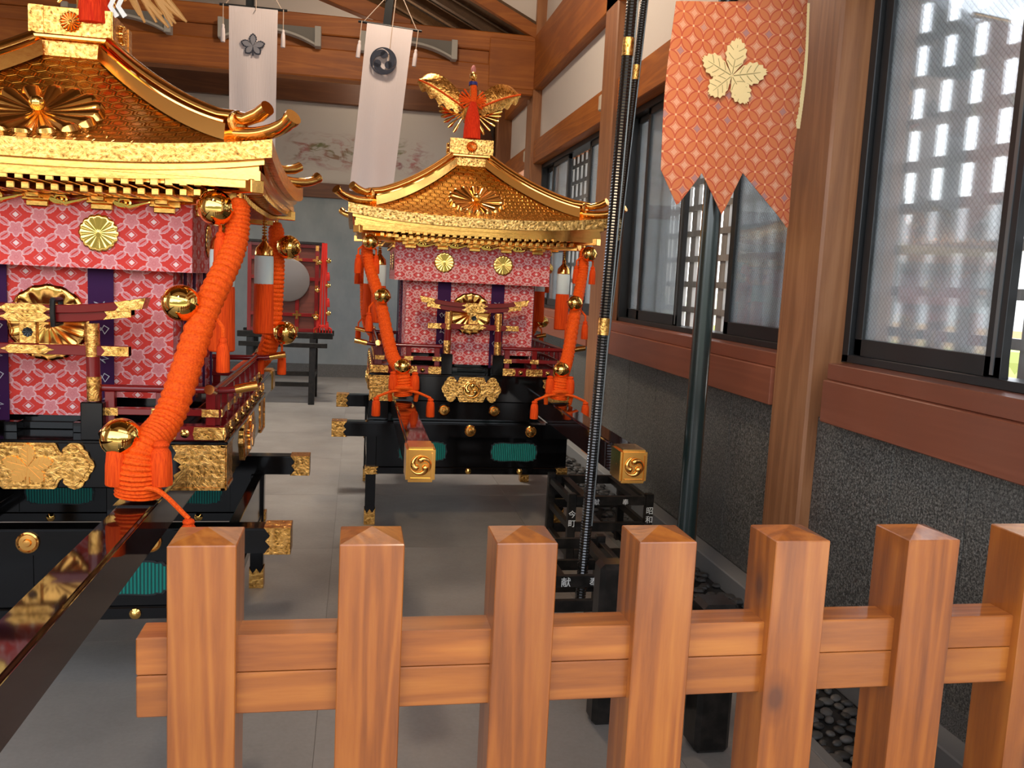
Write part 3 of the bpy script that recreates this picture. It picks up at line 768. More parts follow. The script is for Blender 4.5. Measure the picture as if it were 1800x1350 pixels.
def make_stand(loc, label, board=False):
    t = tag(empty('shrine_stand', loc), label, 'stand', 'lacquered stands under the portable shrines')
    lm, gm = leg_mesh(), gold_foot_mesh()
    for sx in (-1, 1):
        for sy in (-1, 1):
            l = obj('leg', lm, t, (sx*.605, sy*.575, 0)); obj('foot_plate', gm, l, (0, 0, 0))
    for sy in (-1, 1):
        y = sy*.60
        b = MB().box(-.845, .845, y-.045, y+.045, .565, .655).build('cross_beam', 'lacquer_black', t, bevel=.006, seg=2)
        for sx in (-1, 1):
            c = MB(); e = .0035; x1 = .848; x0 = .755
            poly = [(x1, -.045-e), (x1, .045+e), (x0, .045+e), (x0+.022, .02), (x0+.006, 0), (x0+.022, -.02), (x0, -.045-e)]
            c.prism([(sx*a, .61+q) for a, q in poly], lambda a, q, u: (a, u, q), y-.045-e, y+.045+e)
            c.build('beam_cap', 'gold_engraved', b, bevel=.0015)
        for x in (-.385, 0, .385):
            o = MB().lathe([(.036, 0), (.036, .008), (.031, .011), (.027, .007), (.014, .008), (.011, .014), (.002, .015)], (0,0,0), 20, '-y').build('medallion', 'gold', b, True, loc=(x, -(.045) + y if sy < 0 else y-.045, .612))
        ap = MB().box(-.575, .575, y-.012 if sy < 0 else y-.02, y+.02 if sy < 0 else y+.012, .372, .565).build('apron', 'lacquer_black', t, bevel=.002)
        for x in (-.29, .29):
            yy = y-.012 if sy < 0 else y-.02
            MB().prism(window_poly(.150, .062), lambda a, q, u: (x+a, u, .472+q), yy, yy-.004).build('window_rim', 'dark_metal', ap)
            MB().prism(window_poly(.143, .056), lambda a, q, u: (x+a, u, .472+q), yy-.003, yy-.006).build('mesh_window', 'teal_mesh', ap)
        for x in (-.47, 0, .47): MB().box(x-.004, x+.004, (y-.016) if sy < 0 else y-.024, (y-.011) if sy < 0 else y-.019, .375, .56).build('stile', 'lacquer_black', ap)
        r = MB().box(-.64, .64, y-.025, y+.025, .328, .372).build('lower_rail', 'lacquer_black', t, bevel=.004)
        for sx in (-1, 1):
            MB().prism([(sx*.643, -.024), (sx*.643, .024), (sx*.56, .024), (sx*.575, .008), (sx*.565, 0), (sx*.575, -.008), (sx*.56, -.024)], lambda a, q, u: (a, u, .35+q), y-.028, y+.028).build('rail_cap', 'gold_engraved', r)
        for x in (-.33, 0, .33): MB().lathe([(.019, 0), (.019, .006), (.011, .012), (.002, .015)], (0,0,0), 14, '-y').build('stud', 'gold_polished', r, True, loc=(x, y-.025, .35))
    if board:
        pb = MB().box(-.388, .388, -.56, -.53, .656, .782).box(.506, .63, -.56, -.53, .656, .782).box(-.63, -.506, -.56, -.53, .656, .782).build('riser_board', 'lacquer_black', t, bevel=.003)
        for x in (-.16, .16): MB().lathe([(.036, 0), (.036, .008), (.031, .011), (.027, .007), (.014, .008), (.011, .014), (.002, .015)], (0,0,0), 20, '-y').build('medallion', 'gold', pb, True, loc=(x, -.56, .725))
    for sx in (-1, 1):
        MB().box(sx*.605-.02, sx*.605+.02, -.54, .54, .372, .565).build('side_apron', 'lacquer_black', t, bevel=.002)
        MB().box(sx*.605-.025, sx*.605+.025, -.54, .54, .328, .372).build('side_rail', 'lacquer_black', t, bevel=.003)
        MB().box(sx*.25-.04, sx*.25+.04, -.52, .56, .655, .789).build('bearer', 'lacquer_black', t, bevel=.003)
    return t

# ================================================================== portable shrine
EV, ZE = .775, 1.905
def zc(wd): return ZE+.37*max(0, (EV-wd)/.625)**1.5
def zr(wd, u):
    t = max(0, (EV-wd)/.625); return zc(wd)+.048*abs(u)**2.6*(1-min(1, t))**1.4
def rot4(k):
    return Matrix.Rotation(k*PI/2, 4, 'Z')
def make_shrine(loc, label, variant):
    near = variant == 'leaf'
    T = tag(empty('portable_shrine', loc), label, 'portable shrine', 'gilded portable shrines')
    cloth = 'brocade_flower' if near else 'brocade_tomoe'
    # ---- base frame
    base = MB().box(-.62, .62, -.62, .62, .79, .952).build('base_frame', 'lacquer_black', T, bevel=.004)
    MB().box(-.632, .632, -.632, .632, .945, .957).build('base_lip', 'lacquer_black', base, bevel=.003)
    for k in range(4):
        R4 = rot4(k); Ms = [(-1, R4), (1, R4)]
        for s in (-1, 1):
            p = MB(); e = -.6245
            poly = [(.6245, .785), (.6245, .943), (.445, .943), (.462, .915), (.452, .892), (.478, .875), (.455, .85), (.478, .825), (.452, .806), (.462, .785)]
            p.prism([(s*a, b) for a, b in poly], lambda a, b, t: (a, t, b), -.618, e)
            stroke(p, [(s*.6245, .94), (s*.46, .94)], .005, e, e-.004); stroke(p, [(s*.6245, .79), (s*.47, .79)], .005, e, e-.004)
            stroke(p, [(s*.616, .785), (s*.616, .943)], .008, e, e-.004)
            p.xf(R4); p.build('corner_plate', 'gold_engraved', base, bevel=.001)
        p = MB(); W_, H_ = (.205, .082) if near else (.188, .082)
        p.prism([(a, .868+b) for a, b in cloud_poly(W_, H_)], lambda a, b, t: (a, t, b), -.618, -.630)
        p.prism([(a*.93, .868+b*.88) for a, b in cloud_poly(W_, H_)], lambda a, b, t: (a, t, b), -.630, -.633)
        p.xf(R4); o = p.build('ornament_plate', 'gold_engraved', base, bevel=.0015)
        q = MB()
        if near: leaf_crest(q, q, 0, .875, .078, -.630, -.638)
        else:
            tomoe3d(q, 0, .868, .048, -.634); 
            q.lathe([(.056, .630), (.056, .638), (.051, .640), (.050, .630)], (0, 0, .868), 24, '-y')
        q.xf(R4); q.build('crest', 'gold' if near else 'gold_polished', base, not near)
    # ---- carrying poles
    for s in (-1, 1):
        yf = -2.49; P = MB().box(s*.447-.0525, s*.447+.0525, yf, 2.49, .735, .865).build('carrying_pole', 'lacquer_brown', T, bevel=.009, seg=3)
        for e in (-1, 1):
            y = e*2.49; c = MB().box(s*.447-.059, s*.447+.059, min(y, y-e*.15)-(.004 if e < 0 else 0), max(y, y-e*.15)+(.004 if e > 0 else 0), .728, .872)
            c.build('end_cap', 'gold_satin', P, bevel=.010, seg=2)
            q = MB(); yy = y+e*.004
            tomoe3d(q, s*.447, .80, .043, yy); q.box(s*.447-.04, s*.447+.04, min(yy, yy+e*.006), max(yy, yy+e*.006), .742, .748); q.box(s*.447+.043, s*.447+.047, min(yy, yy+e*.006), max(yy, yy+e*.006), .742, .85)
            q.build('cap_crest', 'gold', P, True)
        MB().box(s*.447-.055, s*.447+.055, -1.13, -1.02, .8655, .869).build('pole_pad', 'lacquer_black', P)
    # ---- red railing round the base
    R_ = MB(); hx = .585; gap = .215 if near else .19
    rail = empty('railing', (0, 0, 0), 0, T)
    def seg(a, b, k, ends):
        R4 = rot4(k)
        MB().box(a, b, -hx-.03, -hx+.03, .957, 1.006).xf(R4).build('base_rail', 'lacquer_red', rail, bevel=.002)
        MB().box(a, b, -hx-.02, -hx+.02, 1.040, 1.062).xf(R4).build('middle_rail', 'lacquer_red', rail, bevel=.002)
        ea = .12 if ends[0] else 0; eb = .12 if ends[1] else 0
        pts = [(lerp(a-ea, b+eb, i/16), -hx, 1.128+(.020*max(0, (a-lerp(a-ea, b+eb, i/16))/.12)**1.5 if ends[0] and lerp(a-ea, b+eb, i/16) < a else 0)+(.020*max(0, (lerp(a-ea, b+eb, i/16)-b)/.12)**1.5 if ends[1] and lerp(a-ea, b+eb, i/16) > b else 0)) for i in range(17)]
        MB().tube(pts, .0125, 10).xf(R4).build('top_rail', 'lacquer_red', rail, True)
        for en, x, d in ((ends[0], a-ea, 1), (ends[1], b+eb, -1)):
            if en: MB().tube([(x-d*.004, -hx, 1.149), (x+d*.03, -hx, 1.143), (x+d*.07, -hx, 1.134)], .0165, 12).xf(R4).build('rail_tip', 'gold', rail, True)
        n = max(2, int((b-a)/.16))
        for i in range(n+1):
            x = lerp(a+.03, b-.03, i/n)
            MB().box(x-.016, x+.016, -hx-.014, -hx+.014, 1.006, 1.118).xf(R4).build('rail_post', 'lacquer_red', rail, bevel=.002)
            if i < n:
                xm = lerp(a+.03, b-.03, (i+.5)/n)
                MB().lathe([(.015, 0), (.015, .003), (.008, .007), (.006, .013), (.001, .015)], (xm, -hx-.03, .981), 12, '-y').xf(R4).build('stud', 'gold_polished', rail, True)
            pl = MB().prism([(x-.05, .960), (x+.05, .960), (x+.055, .981), (x+.05, 1.004), (x-.05, 1.004), (x-.055, .981)], lambda p, q, t: (p, t, q), -hx-.029, -hx-.0335).xf(R4); pl.build('rail_fitting', 'gold_engraved', rail)
            MB().box(x-.028, x+.028, -hx-.0235, -hx-.019, 1.038, 1.064).xf(R4).build('rail_fitting', 'gold_engraved', rail)
    seg(-.60, -gap, 0, (1, 0)); seg(gap, .60, 0, (0, 1))
    for k in (1, 2, 3): seg(-.60, .60, k, (1, 1))
    # ---- torii before the doors
    to = empty('torii', (0, -.60 if near else -.585, 0), 0, T); px_ = .198 if near else .160; kx = .345 if near else .315; dz = 0
    for s in (-1, 1):
        MB().box(s*px_-.035, s*px_+.035, -.035, .035, .957, 1.085).build('plinth', 'lacquer_black', to, bevel=.003)
        MB().tube([(s*px_, 0, 1.085), (s*px_*.97, 0, 1.345)], .0215, 16).build('pillar', 'lacquer_red', to, True)
        for z0, z1 in ((1.087, 1.168), (1.235, 1.345)):
            MB().tube([(s*px_*lerp(1, .97, (z0-1.085)/.26), 0, z0), (s*px_*lerp(1, .97, (z1-1.085)/.26), 0, z1)], .0235, 16).build('pillar_sleeve', 'gold_engraved', to, True)
    def kas(z0, z1, half, dp, sl=.0):
        n = 16; lo = []; hi = []
        for i in range(n+1):
            u = 2*i/n-1; lo.append((u*half, z0+.030*abs(u)**2.5)); hi.append((u*(half+sl), z1+.036*abs(u)**2.5))
        return MB().prism(lo+hi[::-1], lambda a, b, t: (a, t, b), -dp, dp)
    kas(1.345, 1.375, kx*.93, .024).build('shimaki', 'lacquer_red', to, bevel=.002)
    kas(1.375, 1.402, kx, .034, .018).build('kasagi', 'lacquer_red', to, bevel=.002)
    MB().box(-kx*.90, kx*.90, -.016, .016, 1.238, 1.272).build('tie_beam', 'lacquer_red', to, bevel=.002)
    MB().box(-.026, .026, -.014, .014, 1.272, 1.346).build('name_strut', 'gold_engraved', to, bevel=.002)
    q = MB(); chrys(q, .017, .004, 8, 4, 4, Matrix.Translation((0, -.0145, 1.31)) @ Matrix.Rotation(PI/2, 4, 'X')); q.build('strut_crest', 'dark_metal', to)
    for z, dp in ((1.360, .026), (1.388, .036), (1.255, .018)):
        p = MB(); wv = .066
        p.prism([(-wv, z-.005), (-wv+.012, z-.014), (wv-.012, z-.014), (wv, z-.005), (wv+.016, z), (wv, z+.005), (wv-.012, z+.014), (-wv+.012, z+.014), (-wv, z+.005), (-wv-.016, z)], lambda a, b, t: (a, t, b), -dp, -dp-.003)
        p.build('centre_fitting', 'gold_engraved', to)
        hh = {1.360: kx*.93, 1.388: kx+.012, 1.255: kx*.90}[z]; l_ = .028 if z != 1.255 else 0
        for s in (-1, 1):
            p = MB().prism([(s*hh, z-.015+l_*.95), (s*(hh+(.012 if z > 1.37 else 0)), z+.016+l_*1.15), (s*(hh-.085), z+.0165+l_*.55), (s*(hh-.073), z+l_*.5), (s*(hh-.085), z-.0150+l_*.55)], lambda a, b, t: (a, t, b), -dp-.003, dp+.003)
            p.build('end_fitting', 'gold_engraved', to)
    if near:
        xx = .085
        MB().tube([(xx, -.038, 1.418), (xx, -.041, 1.38), (xx, -.036, 1.338), (xx, .036, 1.338), (xx, .041, 1.38), (xx, .038, 1.418), (xx, -.038, 1.418)], .009, 8).build('tie_cord', 'lacquer_worn', to, True)
    # ---- body and curtains
    body = MB().box(-.375, .375, -.375, .375, .957, 1.74).build('shrine_body', 'lacquer_black', T)
    MB().box(-.44, .44, -.44, .44, .957, .985).build('body_plinth', 'lacquer_black', body, bevel=.003)
    for x in (-.30, -.1, .12, .30): MB().box(x-.022, x+.022, -.50, -.44, .957, .992).build('step_block', 'lacquer_black', body, bevel=.002)
    def panel(w0, w1, z0, z1, yoff, amp, nf, k, nm, par, matn, thick=.004, z0b=None):
        R4 = rot4(k)
        def fn(u, v):
            x = lerp(w0, w1, u); z = lerp(z0, z1, v)
            return (x, -yoff+amp*math.sin(u*nf*2*PI+.6)*(1-v*.6), z)
        g = MB().grid(fn, 40, 6)
        b = MB(); n0 = len(g.v); b.v = g.v+[(x, y+thick, z) for x, y, z in g.v]; b.f = g.f+[tuple(i+n0 for i in f[::-1]) for f in g.f]
        nu = 41; ring = [i for i in range(nu)]+[j*nu+40 for j in range(1, 7)]+[6*nu+i for i in range(39, -1, -1)]+[j*nu for j in range(5, 0, -1)]
        for i in range(len(ring)):
            a, c = ring[i], ring[(i+1) % len(ring)]; b.f.append((a, c, c+n0, a+n0))
        b.xf(R4)
        if k % 2: uvf = lambda co, nn: (co.y, co.z)
        else: uvf = lambda co, nn: (co.x, co.z)
        return b.build(nm, matn, par, True, uv=uvf)
    cur = empty('curtain', (0, 0, 0), 0, T)
    for k in range(4):
        if k == 0:
            panel(-.41, -.205, 1.07, 1.56, .412, .006, 1.0, k, 'curtain_panel', cur, cloth); panel(.205, .41, 1.07, 1.56, .412, .006, 1.0, k, 'curtain_panel', cur, cloth)
            panel(-.206, .206, 1.003, 1.56, .414, .003, .5, k, 'curtain_panel', cur, cloth)
        else:
            panel(-.405, .405, 1.03, 1.56, .412, .012, 5, k, 'curtain_panel', cur, cloth)
            for x in (-.30, -.12, .10, .28): MB().box(x-.02, x+.02, -.432, -.428, 1.02, 1.56).xf(rot4(k)).build('side_ribbon', 'purple', cur)
    for s in (-1, 1):
        rb = MB().box(s*.172-.042, s*.172+.042, -.4235, -.4205, .972, 1.56).build('ribbon', 'purple', cur)
        for j in range(5):
            th = MB()
            z = 1.05+j*.085; x = s*.172; yb = -.4236
            rj = random.Random(j*7+(3 if near else 0))
            if j % 2:
                pts = [(x-.024, z+.012), (x-.012, z-.008), (x, z+.014), (x+.012, z-.008), (x+.026, z+.012), (x+.010, z+.022), (x, z+.004), (x-.012, z+.024), (x-.024, z+.012)]
            else:
                pts = [(x-.020, z-.016), (x-.010, z+.004), (x-.022, z+.018), (x+.002, z+.010), (x+.012, z+.022), (x+.006, z-.002), (x+.024, z-.010), (x+.004, z-.014), (x+.014, z-.026), (x-.006, z-.010), (x-.020, z-.016)]
            stroke(th, pts, .0016, yb, yb-.0015); th.build('ribbon_motif', 'silver_thread', cur)
    q = MB(); chrys(q, .135, .010, 16, 8, 5, Matrix.Translation((0, -.424, 1.33)) @ Matrix.Rotation(PI/2, 4, 'X')); q.build('curtain_crest', 'gold', cur, True)
    val = empty('valance', (0, 0, 0), 0, T)
    for k in range(4):
        panel(-.488, .488, 1.525, 1.757, .49, .003, 1.5, k, 'valance_panel', val, cloth)
        for s in (-1, 1):
            q = MB(); chrys(q, .064, .0018, 16, 6, 4, rot4(k) @ Matrix.Translation((s*.186, -.4955, 1.645)) @ Matrix.Rotation(PI/2, 4, 'X')); q.build('valance_crest', 'gold_polished', val, True)
            MB().tube([Vector(rot4(k) @ Vector(p)) for p in ((s*.25, -.492, 1.75), (s*.252, -.50, 1.775), (s*.25, -.49, 1.80))], .003, 6).build('tie_string', 'white_paper', val)
    # ---- bracket band and eaves
    eav = empty('eaves', (0, 0, 0), 0, T)
    MB().box(-.46, .46, -.46, .46, 1.70, 1.80).build('frieze', 'gold', eav)
    sw = []
    for i in range(26):
        t = i/25; a = t*3.4*PI; r = .030*(1-t*.85); sw.append((-.03+r*math.cos(a+PI), r*math.sin(a+PI)))
    for k in range(4):
        R4 = rot4(k)
        MB().box(-.52, .52, -.535, -.49, 1.762, 1.79).xf(R4).build('purlin', 'gold', eav, bevel=.003)
        for i in range(5):
            x = -.40+.2*i
            b = MB(); b.box(x-.052, x+.052, -.50, -.455, 1.742, 1.764); b.box(x-.035, x+.035, -.51, -.455, 1.722, 1.742); b.box(x-.022, x+.022, -.555, -.455, 1.748, 1.766)
            b.xf(R4); b.build('bracket', 'gold', eav, bevel=.003)
            if i < 4:
                b = MB(); b.tube([(x+.1+a, -.505, 1.752+c*.55) for a, c in sw], [.0075*(1-.5*j/25) for j in range(26)], 6); b.tube([(x+.1-.06, -.505, 1.752), (x+.1-.01, -.507, 1.737), (x+.1+.055, -.507, 1.757)], [.006, .009, .004], 6)
                b.xf(R4); b.build('scroll', 'gold_polished', eav, True)
        # soffit
        MB().prism([(-.73, 1.806), (.73, 1.806), (.73, 1.83), (-.73, 1.83)], lambda a, b, t: (a, t, b), -.705, -.46).xf(R4).build('soffit', 'gold', eav)
    # fascia mouldings follow the curve of the eave edge
    for d0, d1, wo_, wi in ((0.004, -.052, EV+.004, EV-.06), (-.053, -.073, EV-.022, EV-.09), (-.074, -.100, EV-.040, EV-.11)):
        for k in range(4):
            N = 28; b = MB()
            for i in range(N):
                us = (2*i/N-1, 2*(i+1)/N-1); c = []
                for u in us:
                    zz = zr(EV, u)
                    c.append([(u*wo_, -wo_, zz+d0), (u*wi, -wi, zz+d0), (u*wi, -wi, zz+d1), (u*wo_, -wo_, zz+d1)])
                n0 = len(b.v); b.v += c[0]+c[1]
                b.f += [(n0, n0+4, n0+5, n0+1), (n0+1, n0+5, n0+6, n0+2), (n0+2, n0+6, n0+7, n0+3), (n0+3, n0+7, n0+4, n0)]
            b.xf(rot4(k)); b.build('fascia', ('gold_engraved' if near else 'gold_antique') if d0 > 0 else 'gold', eav, True)
            if d0 > 0:
                pass
    ra = MB().box(-.0125, .0125, 0, .20, -.0115, .0115).mesh('rafter', 'gold', bevel=.0025)
    for k in (0, 1, 3):
        for row, (yy, zz, hw, n) in enumerate(((-.728, 1.802, .655, 30), (-.675, 1.776, .60, 28))):
            for i in range(n):
                x = lerp(-hw, hw, (i+.5)/n)
                v = rot4(k) @ Vector((x, yy, zz+.030*abs(x/.75)**3)); obj('rafter', ra, eav, v, (0, 0, k*PI/2))
    for k in range(4):
        b = MB().box(-.026, .026, -1.035, -.55, -.022, .022); b.xf(rot4(k) @ Matrix.Rotation(PI/4, 4, 'Z')); o = b.build('hip_rafter', 'gold', eav, bevel=.003, loc=(0, 0, 1.812))
        b = MB().box(-.026, .026, -.90, -.5, -.02, .02); b.xf(rot4(k) @ Matrix.Rotation(PI/4, 4, 'Z')); b.build('hip_rafter', 'gold', eav, bevel=.003, loc=(0, 0, 1.775))
    # ---- roof
    g = MB()
    for k in range(4):
        def fn(u, v):
            wd = lerp(EV, .135, v); uu = 2*u-1
            return tuple(rot4(k) @ Vector((uu*wd, -wd, zr(wd, uu))))
        g.grid(fn, 28, 18)
    roof = g.build('roof', 'gold_roof', T, True, uv=lambda co, nn: ((co.x, co.z*.55-abs(co.y)*.9) if abs(nn.y) > abs(nn.x) else (co.y, co.z*.55-abs(co.x)*.9)))
    MB().box(-.74, .74, -.74, .74, 1.83, 1.86).build('roof_board', 'gold', roof)
    for k in range(4):
        Mk = rot4(k) @ Matrix.Rotation(PI/4, 4, 'Z')
        r2 = math.sqrt(2)
        def hip(wd, dz, off): return (off, -wd*r2, zr(wd, 1)+dz)
        # lower box ridge
        b = MB(); N = 22
        for i in range(N):
            w0, w1 = lerp(.645, .12, i/N), lerp(.645, .12, (i+1)/N); n0 = len(b.v)
            for wd in (w0, w1): b.v += [hip(wd, -.015, -.040), hip(wd, .040, -.034), hip(wd, .040, .034), hip(wd, -.015, .040)]
            b.f += [(n0, n0+1, n0+5, n0+4), (n0+1, n0+2, n0+6, n0+5), (n0+2, n0+3, n0+7, n0+6)]
            if i == 0: b.f.append((n0, n0+3, n0+2, n0+1))
            if i == N-1: b.f.append((n0+4, n0+5, n0+6, n0+7))
        b.xf(Mk); b.build('ridge', 'gold_roof' if False else 'gold', roof, True)
        for off in (-.037, .037):
            MB().tube([hip(lerp(.645, .14, i/20), .043, off) for i in range(21)], .0065, 6).xf(Mk).build('ridge_bead', 'gold_polished', roof, True)
        pts = [hip(lerp(.60, .12, i/18), .058, 0) for i in range(19)]
        tip = [(0, -.762*r2, 2.055), (0, -.735*r2, 2.038), (0, -.69*r2, 2.026), (0, -.645*r2, zr(.645, 1)+.065)]
        MB().tube(tip+pts, [.024]*2+[.021]*2+[.022]*19, 12).xf(Mk).build('ridge_roll', 'gold', roof, True)
        pts = [(0, -.848*r2, 2.020), (0, -.82*r2, 1.997), (0, -.775*r2, 1.982), (0, -.72*r2, 1.977), (0, -.64*r2, 1.985)]
        MB().tube(spline(pts, 14), [.027]*2+[.023]*12, 14).xf(Mk).build('ridge_tip', 'gold', roof, True)
        MB().lathe([(.037, 0), (.037, .012), (.030, .016), (.028, .010), (.004, .012)], (0, -.655*r2, zr(.645, 1)+.045), 20, '-y').xf(Mk).build('ridge_disc', 'gold_engraved', roof, True)
        # chrysanthemum relief on each face
        wm = .475; dzdw = (zc(wm+.02)-zc(wm-.02))/.04; ang = math.atan(-dzdw)
        Rf = .205 if near else .185
        q = MB(); chrys(q, Rf, .030, 16, 8, 6, rot4(k) @ Matrix.Translation((0, -wm, zc(wm)+.004)) @ Matrix.Rotation(ang, 4, 'X')); q.build('roof_crest', 'gold', roof, True)
        q = MB().ball((0, -wm-.018, zc(wm)+.030), .026, 14, 8).xf(rot4(k)); q.build('crest_boss', 'gold_polished', roof, True)
    # ---- finial box
    fb = MB().box(-.126, .126, -.126, .126, 2.26, 2.346).build('finial_box', 'gold_engraved' if near else 'gold_antique', T, bevel=.003)
    MB().box(-.150, .150, -.150, .150, 2.346, 2.362).build('finial_moulding', 'gold', fb, bevel=.004)
    MB().box(-.140, .140, -.140, .140, 2.362, 2.463).build('finial_top', 'gold_engraved' if near else 'gold_antique', fb, bevel=.003)
    for k in range(4):
        q = MB(); chrys(q, .038, .014, 16, 6, 4, rot4(k) @ Matrix.Translation((0, -.1405, 2.412)) @ Matrix.Rotation(PI/2, 4, 'X')); q.build('finial_crest', 'gold', fb, True)
        for s in (-1, 1): MB().box(s*.115-.024, s*.115+.024, -.1435, -.1395, 2.364, 2.461).xf(rot4(k)).build('finial_strap', 'gold_engraved' if near else 'gold_antique', fb)
    # ---- phoenix
    B = empty('phoenix', (0, 0, 2.463), 0, T)
    MB().lathe([(.05, 0), (.055, .01), (.02, .03), (.018, .10), (.05, .13)], (0, 0, 0), 16).build('pedestal', 'gold', B, True)
    bd = MB(); bd.tube(spline([(0, .16, .21), (0, .08, .19), (0, -.02, .20), (0, -.07, .25), (0, -.075, .33), (0, -.06, .385)], 18), [.015, .03, .045, .055, .06, .062, .06, .055, .048, .042, .036, .031, .028, .026, .025, .025, .026, .02], 14)
    bd.build('bird_body', 'gold_engraved', B, True)
    hd = MB().ball((-.0, -.068, .41), .030, 14, 10, (.9, 1.15, 1.1)); hd.tube([(0, -.09, .412), (0, -.125, .402), (0, -.14, .392)], [.013, .008, .001], 8)
    hd.build('bird_head', 'gold_engraved', B, True)
    cr = MB().ball((0, -.055, .455), .024, 10, 8, (.7, 1, 1.3)); cr.build('bird_comb', 'lining_pink', B, True)
    MB().tube([(0, -.074, .350), (0, -.07, .372)], .029, 14).build('neck_band', 'deep_blue', B, True)
    for s in (-1, 1):
        up = 1.0 if s < 0 else .86
        def wf(u, v):      # u along the span, v across the chord
            span = .05+.31*u; lift = .235+.10*up*math.sin(u*1.5)+(.06 if s < 0 else .035)*u
            ch = (.045+.14*math.sin(PI*min(1, u*.86+.12))**.8)*(1 if u < .96 else .7)
            z = lift+ch*(v-.45)+.012*math.sin(u*34)*(v < .12)
            y = .02+.10*u-.05*math.sin(PI*v)*u+.03*v
            return (s*span*(1-.08*v), y, z)
        wg = MB().grid(wf, 30, 8); n0 = len(wg.v); wg.v += [(x, y+.006, z) for x, y, z in wg.v]; wg.f += [tuple(i+n0 for i in f[::-1]) for f in wg.f]
        wgo = wg.build('wing', 'gold_engraved', B, True)
        MB().tube([Vector(wf(i/12, .40))+Vector((0, -.008, 0)) for i in range(13)], .006, 6).build('wing_cord', 'cord_orange', wgo, True)
        for j in range(6):     # hanging tail plumes
            a = .25+.24*j; L = .16-.008*j
            p0 = Vector((s*(.035+.012*j), .06, .19)); p1 = p0+Vector((s*math.sin(a+.2)*L, -.01*j, -math.cos(a+.2)*L+.02))
            q = MB().tube([p0, lerp(p0, p1, .5), lerp(p0, p1, .8), p1], [.004, .006, .013, .006], 8, flat=.35); q.build('plume', 'gold_polished', B, True)
        for j in range(3):
            q = MB().tube([(s*.05+s*.02*j, .10, .22), (s*(.09+.02*j)-.02, .12, .31), (s*(.10+.03*j)-.03, .10, .36-.03*j)], [.006, .010, .018], 10, flat=.4); q.build('back_feather', 'gold', B, True)
    rc = MB()
    for j in range(7):
        a = -.9+.3*j; rc.tube([(-.09*math.cos(a), -.07, .255+.02*j-.05), (0, -.105, .245+.01*math.sin(j)), (.09*math.cos(a*.8), -.065, .21+.018*j)], .0065, 6)
    rc.tube(spline([(0, -.10, .345), (.004, -.107, .29), (0, -.11, .24)], 8), .021, 8)
    rc.build('phoenix_cord', 'cord_orange', B, True)
    tx = .075 if near else 0.0
    MB().lathe([(r, h) for r, h in ((.012, .25), (.020, .235), (.024, .22), (.036, .185), (.046, .14), (.054, .06), (.056, .004), (.045, .002))], (tx, -.112, -.0 if not near else -.05), 28, 'z', 14, .03).build('phoenix_tassel', 'tassel_red', B, True)
    if near:
        rr = random.Random(5)
        for j in range(14):
            x = .17+rr.uniform(0, .13); q = MB().tube(spline([(.10, -.05, .26), (x*.8, -.09, .20), (x+.03*rr.random(), -.10, .06+.05*rr.random()), (x+.05+.05*rr.random(), -.10, -.03+.05*rr.random())], 8), [.004, .004, .005, .007, .010, .012, .010, .004], 7); q.build('rice_ear', 'straw', B, True)
        for j in range(2):
            x = .125+.03*j; q = MB(); zz = [(x+(.012 if i % 2 else -.008)+.004*i, .16-.035*i) for i in range(6)]; stroke(q, zz, .009, -.128-.01*j, -.130-.01*j); q.build('paper_streamer', 'white_paper', B)
    # ---- cords, bells, hanging tassels
    for sx, sy in ((1, -1), (-1, -1), (1, 1), (-1, 1)):
        top = Vector((sx*.665, sy*.655, 1.775)); bot = Vector((sx*.447, sy*1.075, .882))
        if sy < 0:
            mid = [top, top+Vector((-sx*.012, sy*.03, -.16)), lerp(top, bot, .42)+Vector((sx*.012, 0, .0)), lerp(top, bot, .74)+Vector((sx*(.012), 0, .0)), bot+Vector((sx*.012, 0, .13)), bot]
        else: mid = [top, top+Vector((0, 0, -.3)), top+Vector((-sx*.04, .06*sy, -.62)), bot+Vector((0, 0, .10)), bot]
        n = 300; pts = spline(mid, n); L = sum((pts[i+1]-pts[i]).length for i in range(n-1)); acc = 0; rad = []
        rb = .053 if near else .044
        for i in range(n):
            t = i/(n-1); base_r = rb*(.72+.30*t) if t < .80 else rb*(.96+.28*min(1, (t-.80)/.1))
            rad.append(base_r*(.88+.12*abs(math.sin(t*L/.0195*PI)))*(1 if t > .03 else .6+.4*t/.03))
        ro = MB().tube(pts, rad, 14).build('rope', 'cord_orange', T, True)
        MB().tube([top+Vector((0, 0, .055)), top], .010, 8).build('rope_hook', 'gold', ro, True)
        ks = (.05, .38, .72) if sy < 0 else (.10, .42, .75)
        for bi, t in enumerate(ks):
            p = pts[int(t*(n-1))]; r_ = .057 if near else .046
            side = Vector((-1.0 if (near or sx < 0) else -.25, -.55, .10)).normalized()
            if not near and sx < 0: side = Vector((.30, -.9, .06)).normalized()
            if bi == 0: side = Vector((-.85 if near else .15, -.55, -.0)).normalized()
            if sy > 0: side = Vector((.8, -.6, 0))
            c = p+side*(r_*.75+rad[int(t*(n-1))]*.9)
            o = bell_mesh(r_).build('bell', 'gold_polished', ro, True, loc=c); o.rotation_euler = (.35*(bi-1), .25+.1*bi, bi)
            MB().tube([p, lerp(p, c, .9)], .014, 8).build('bell_tie', 'cord_orange', ro, True)
            if bi < 2 or sy > 0:
                for e in (-1, 1):
                    if near and bi == 0 and e*sx > 0: continue
                    q = p+Vector((e*.052, -.03, -.075-.02*bi)); MB().lathe(tassel_prof(.021, .11), tuple(q), 16, 'z', 8, .03).build('small_tassel', 'tassel_orange', ro, True)
                    MB().tube([p, q+Vector((0, 0, .03)), q], .006, 6).build('tassel_string', 'cord_orange', ro, True)
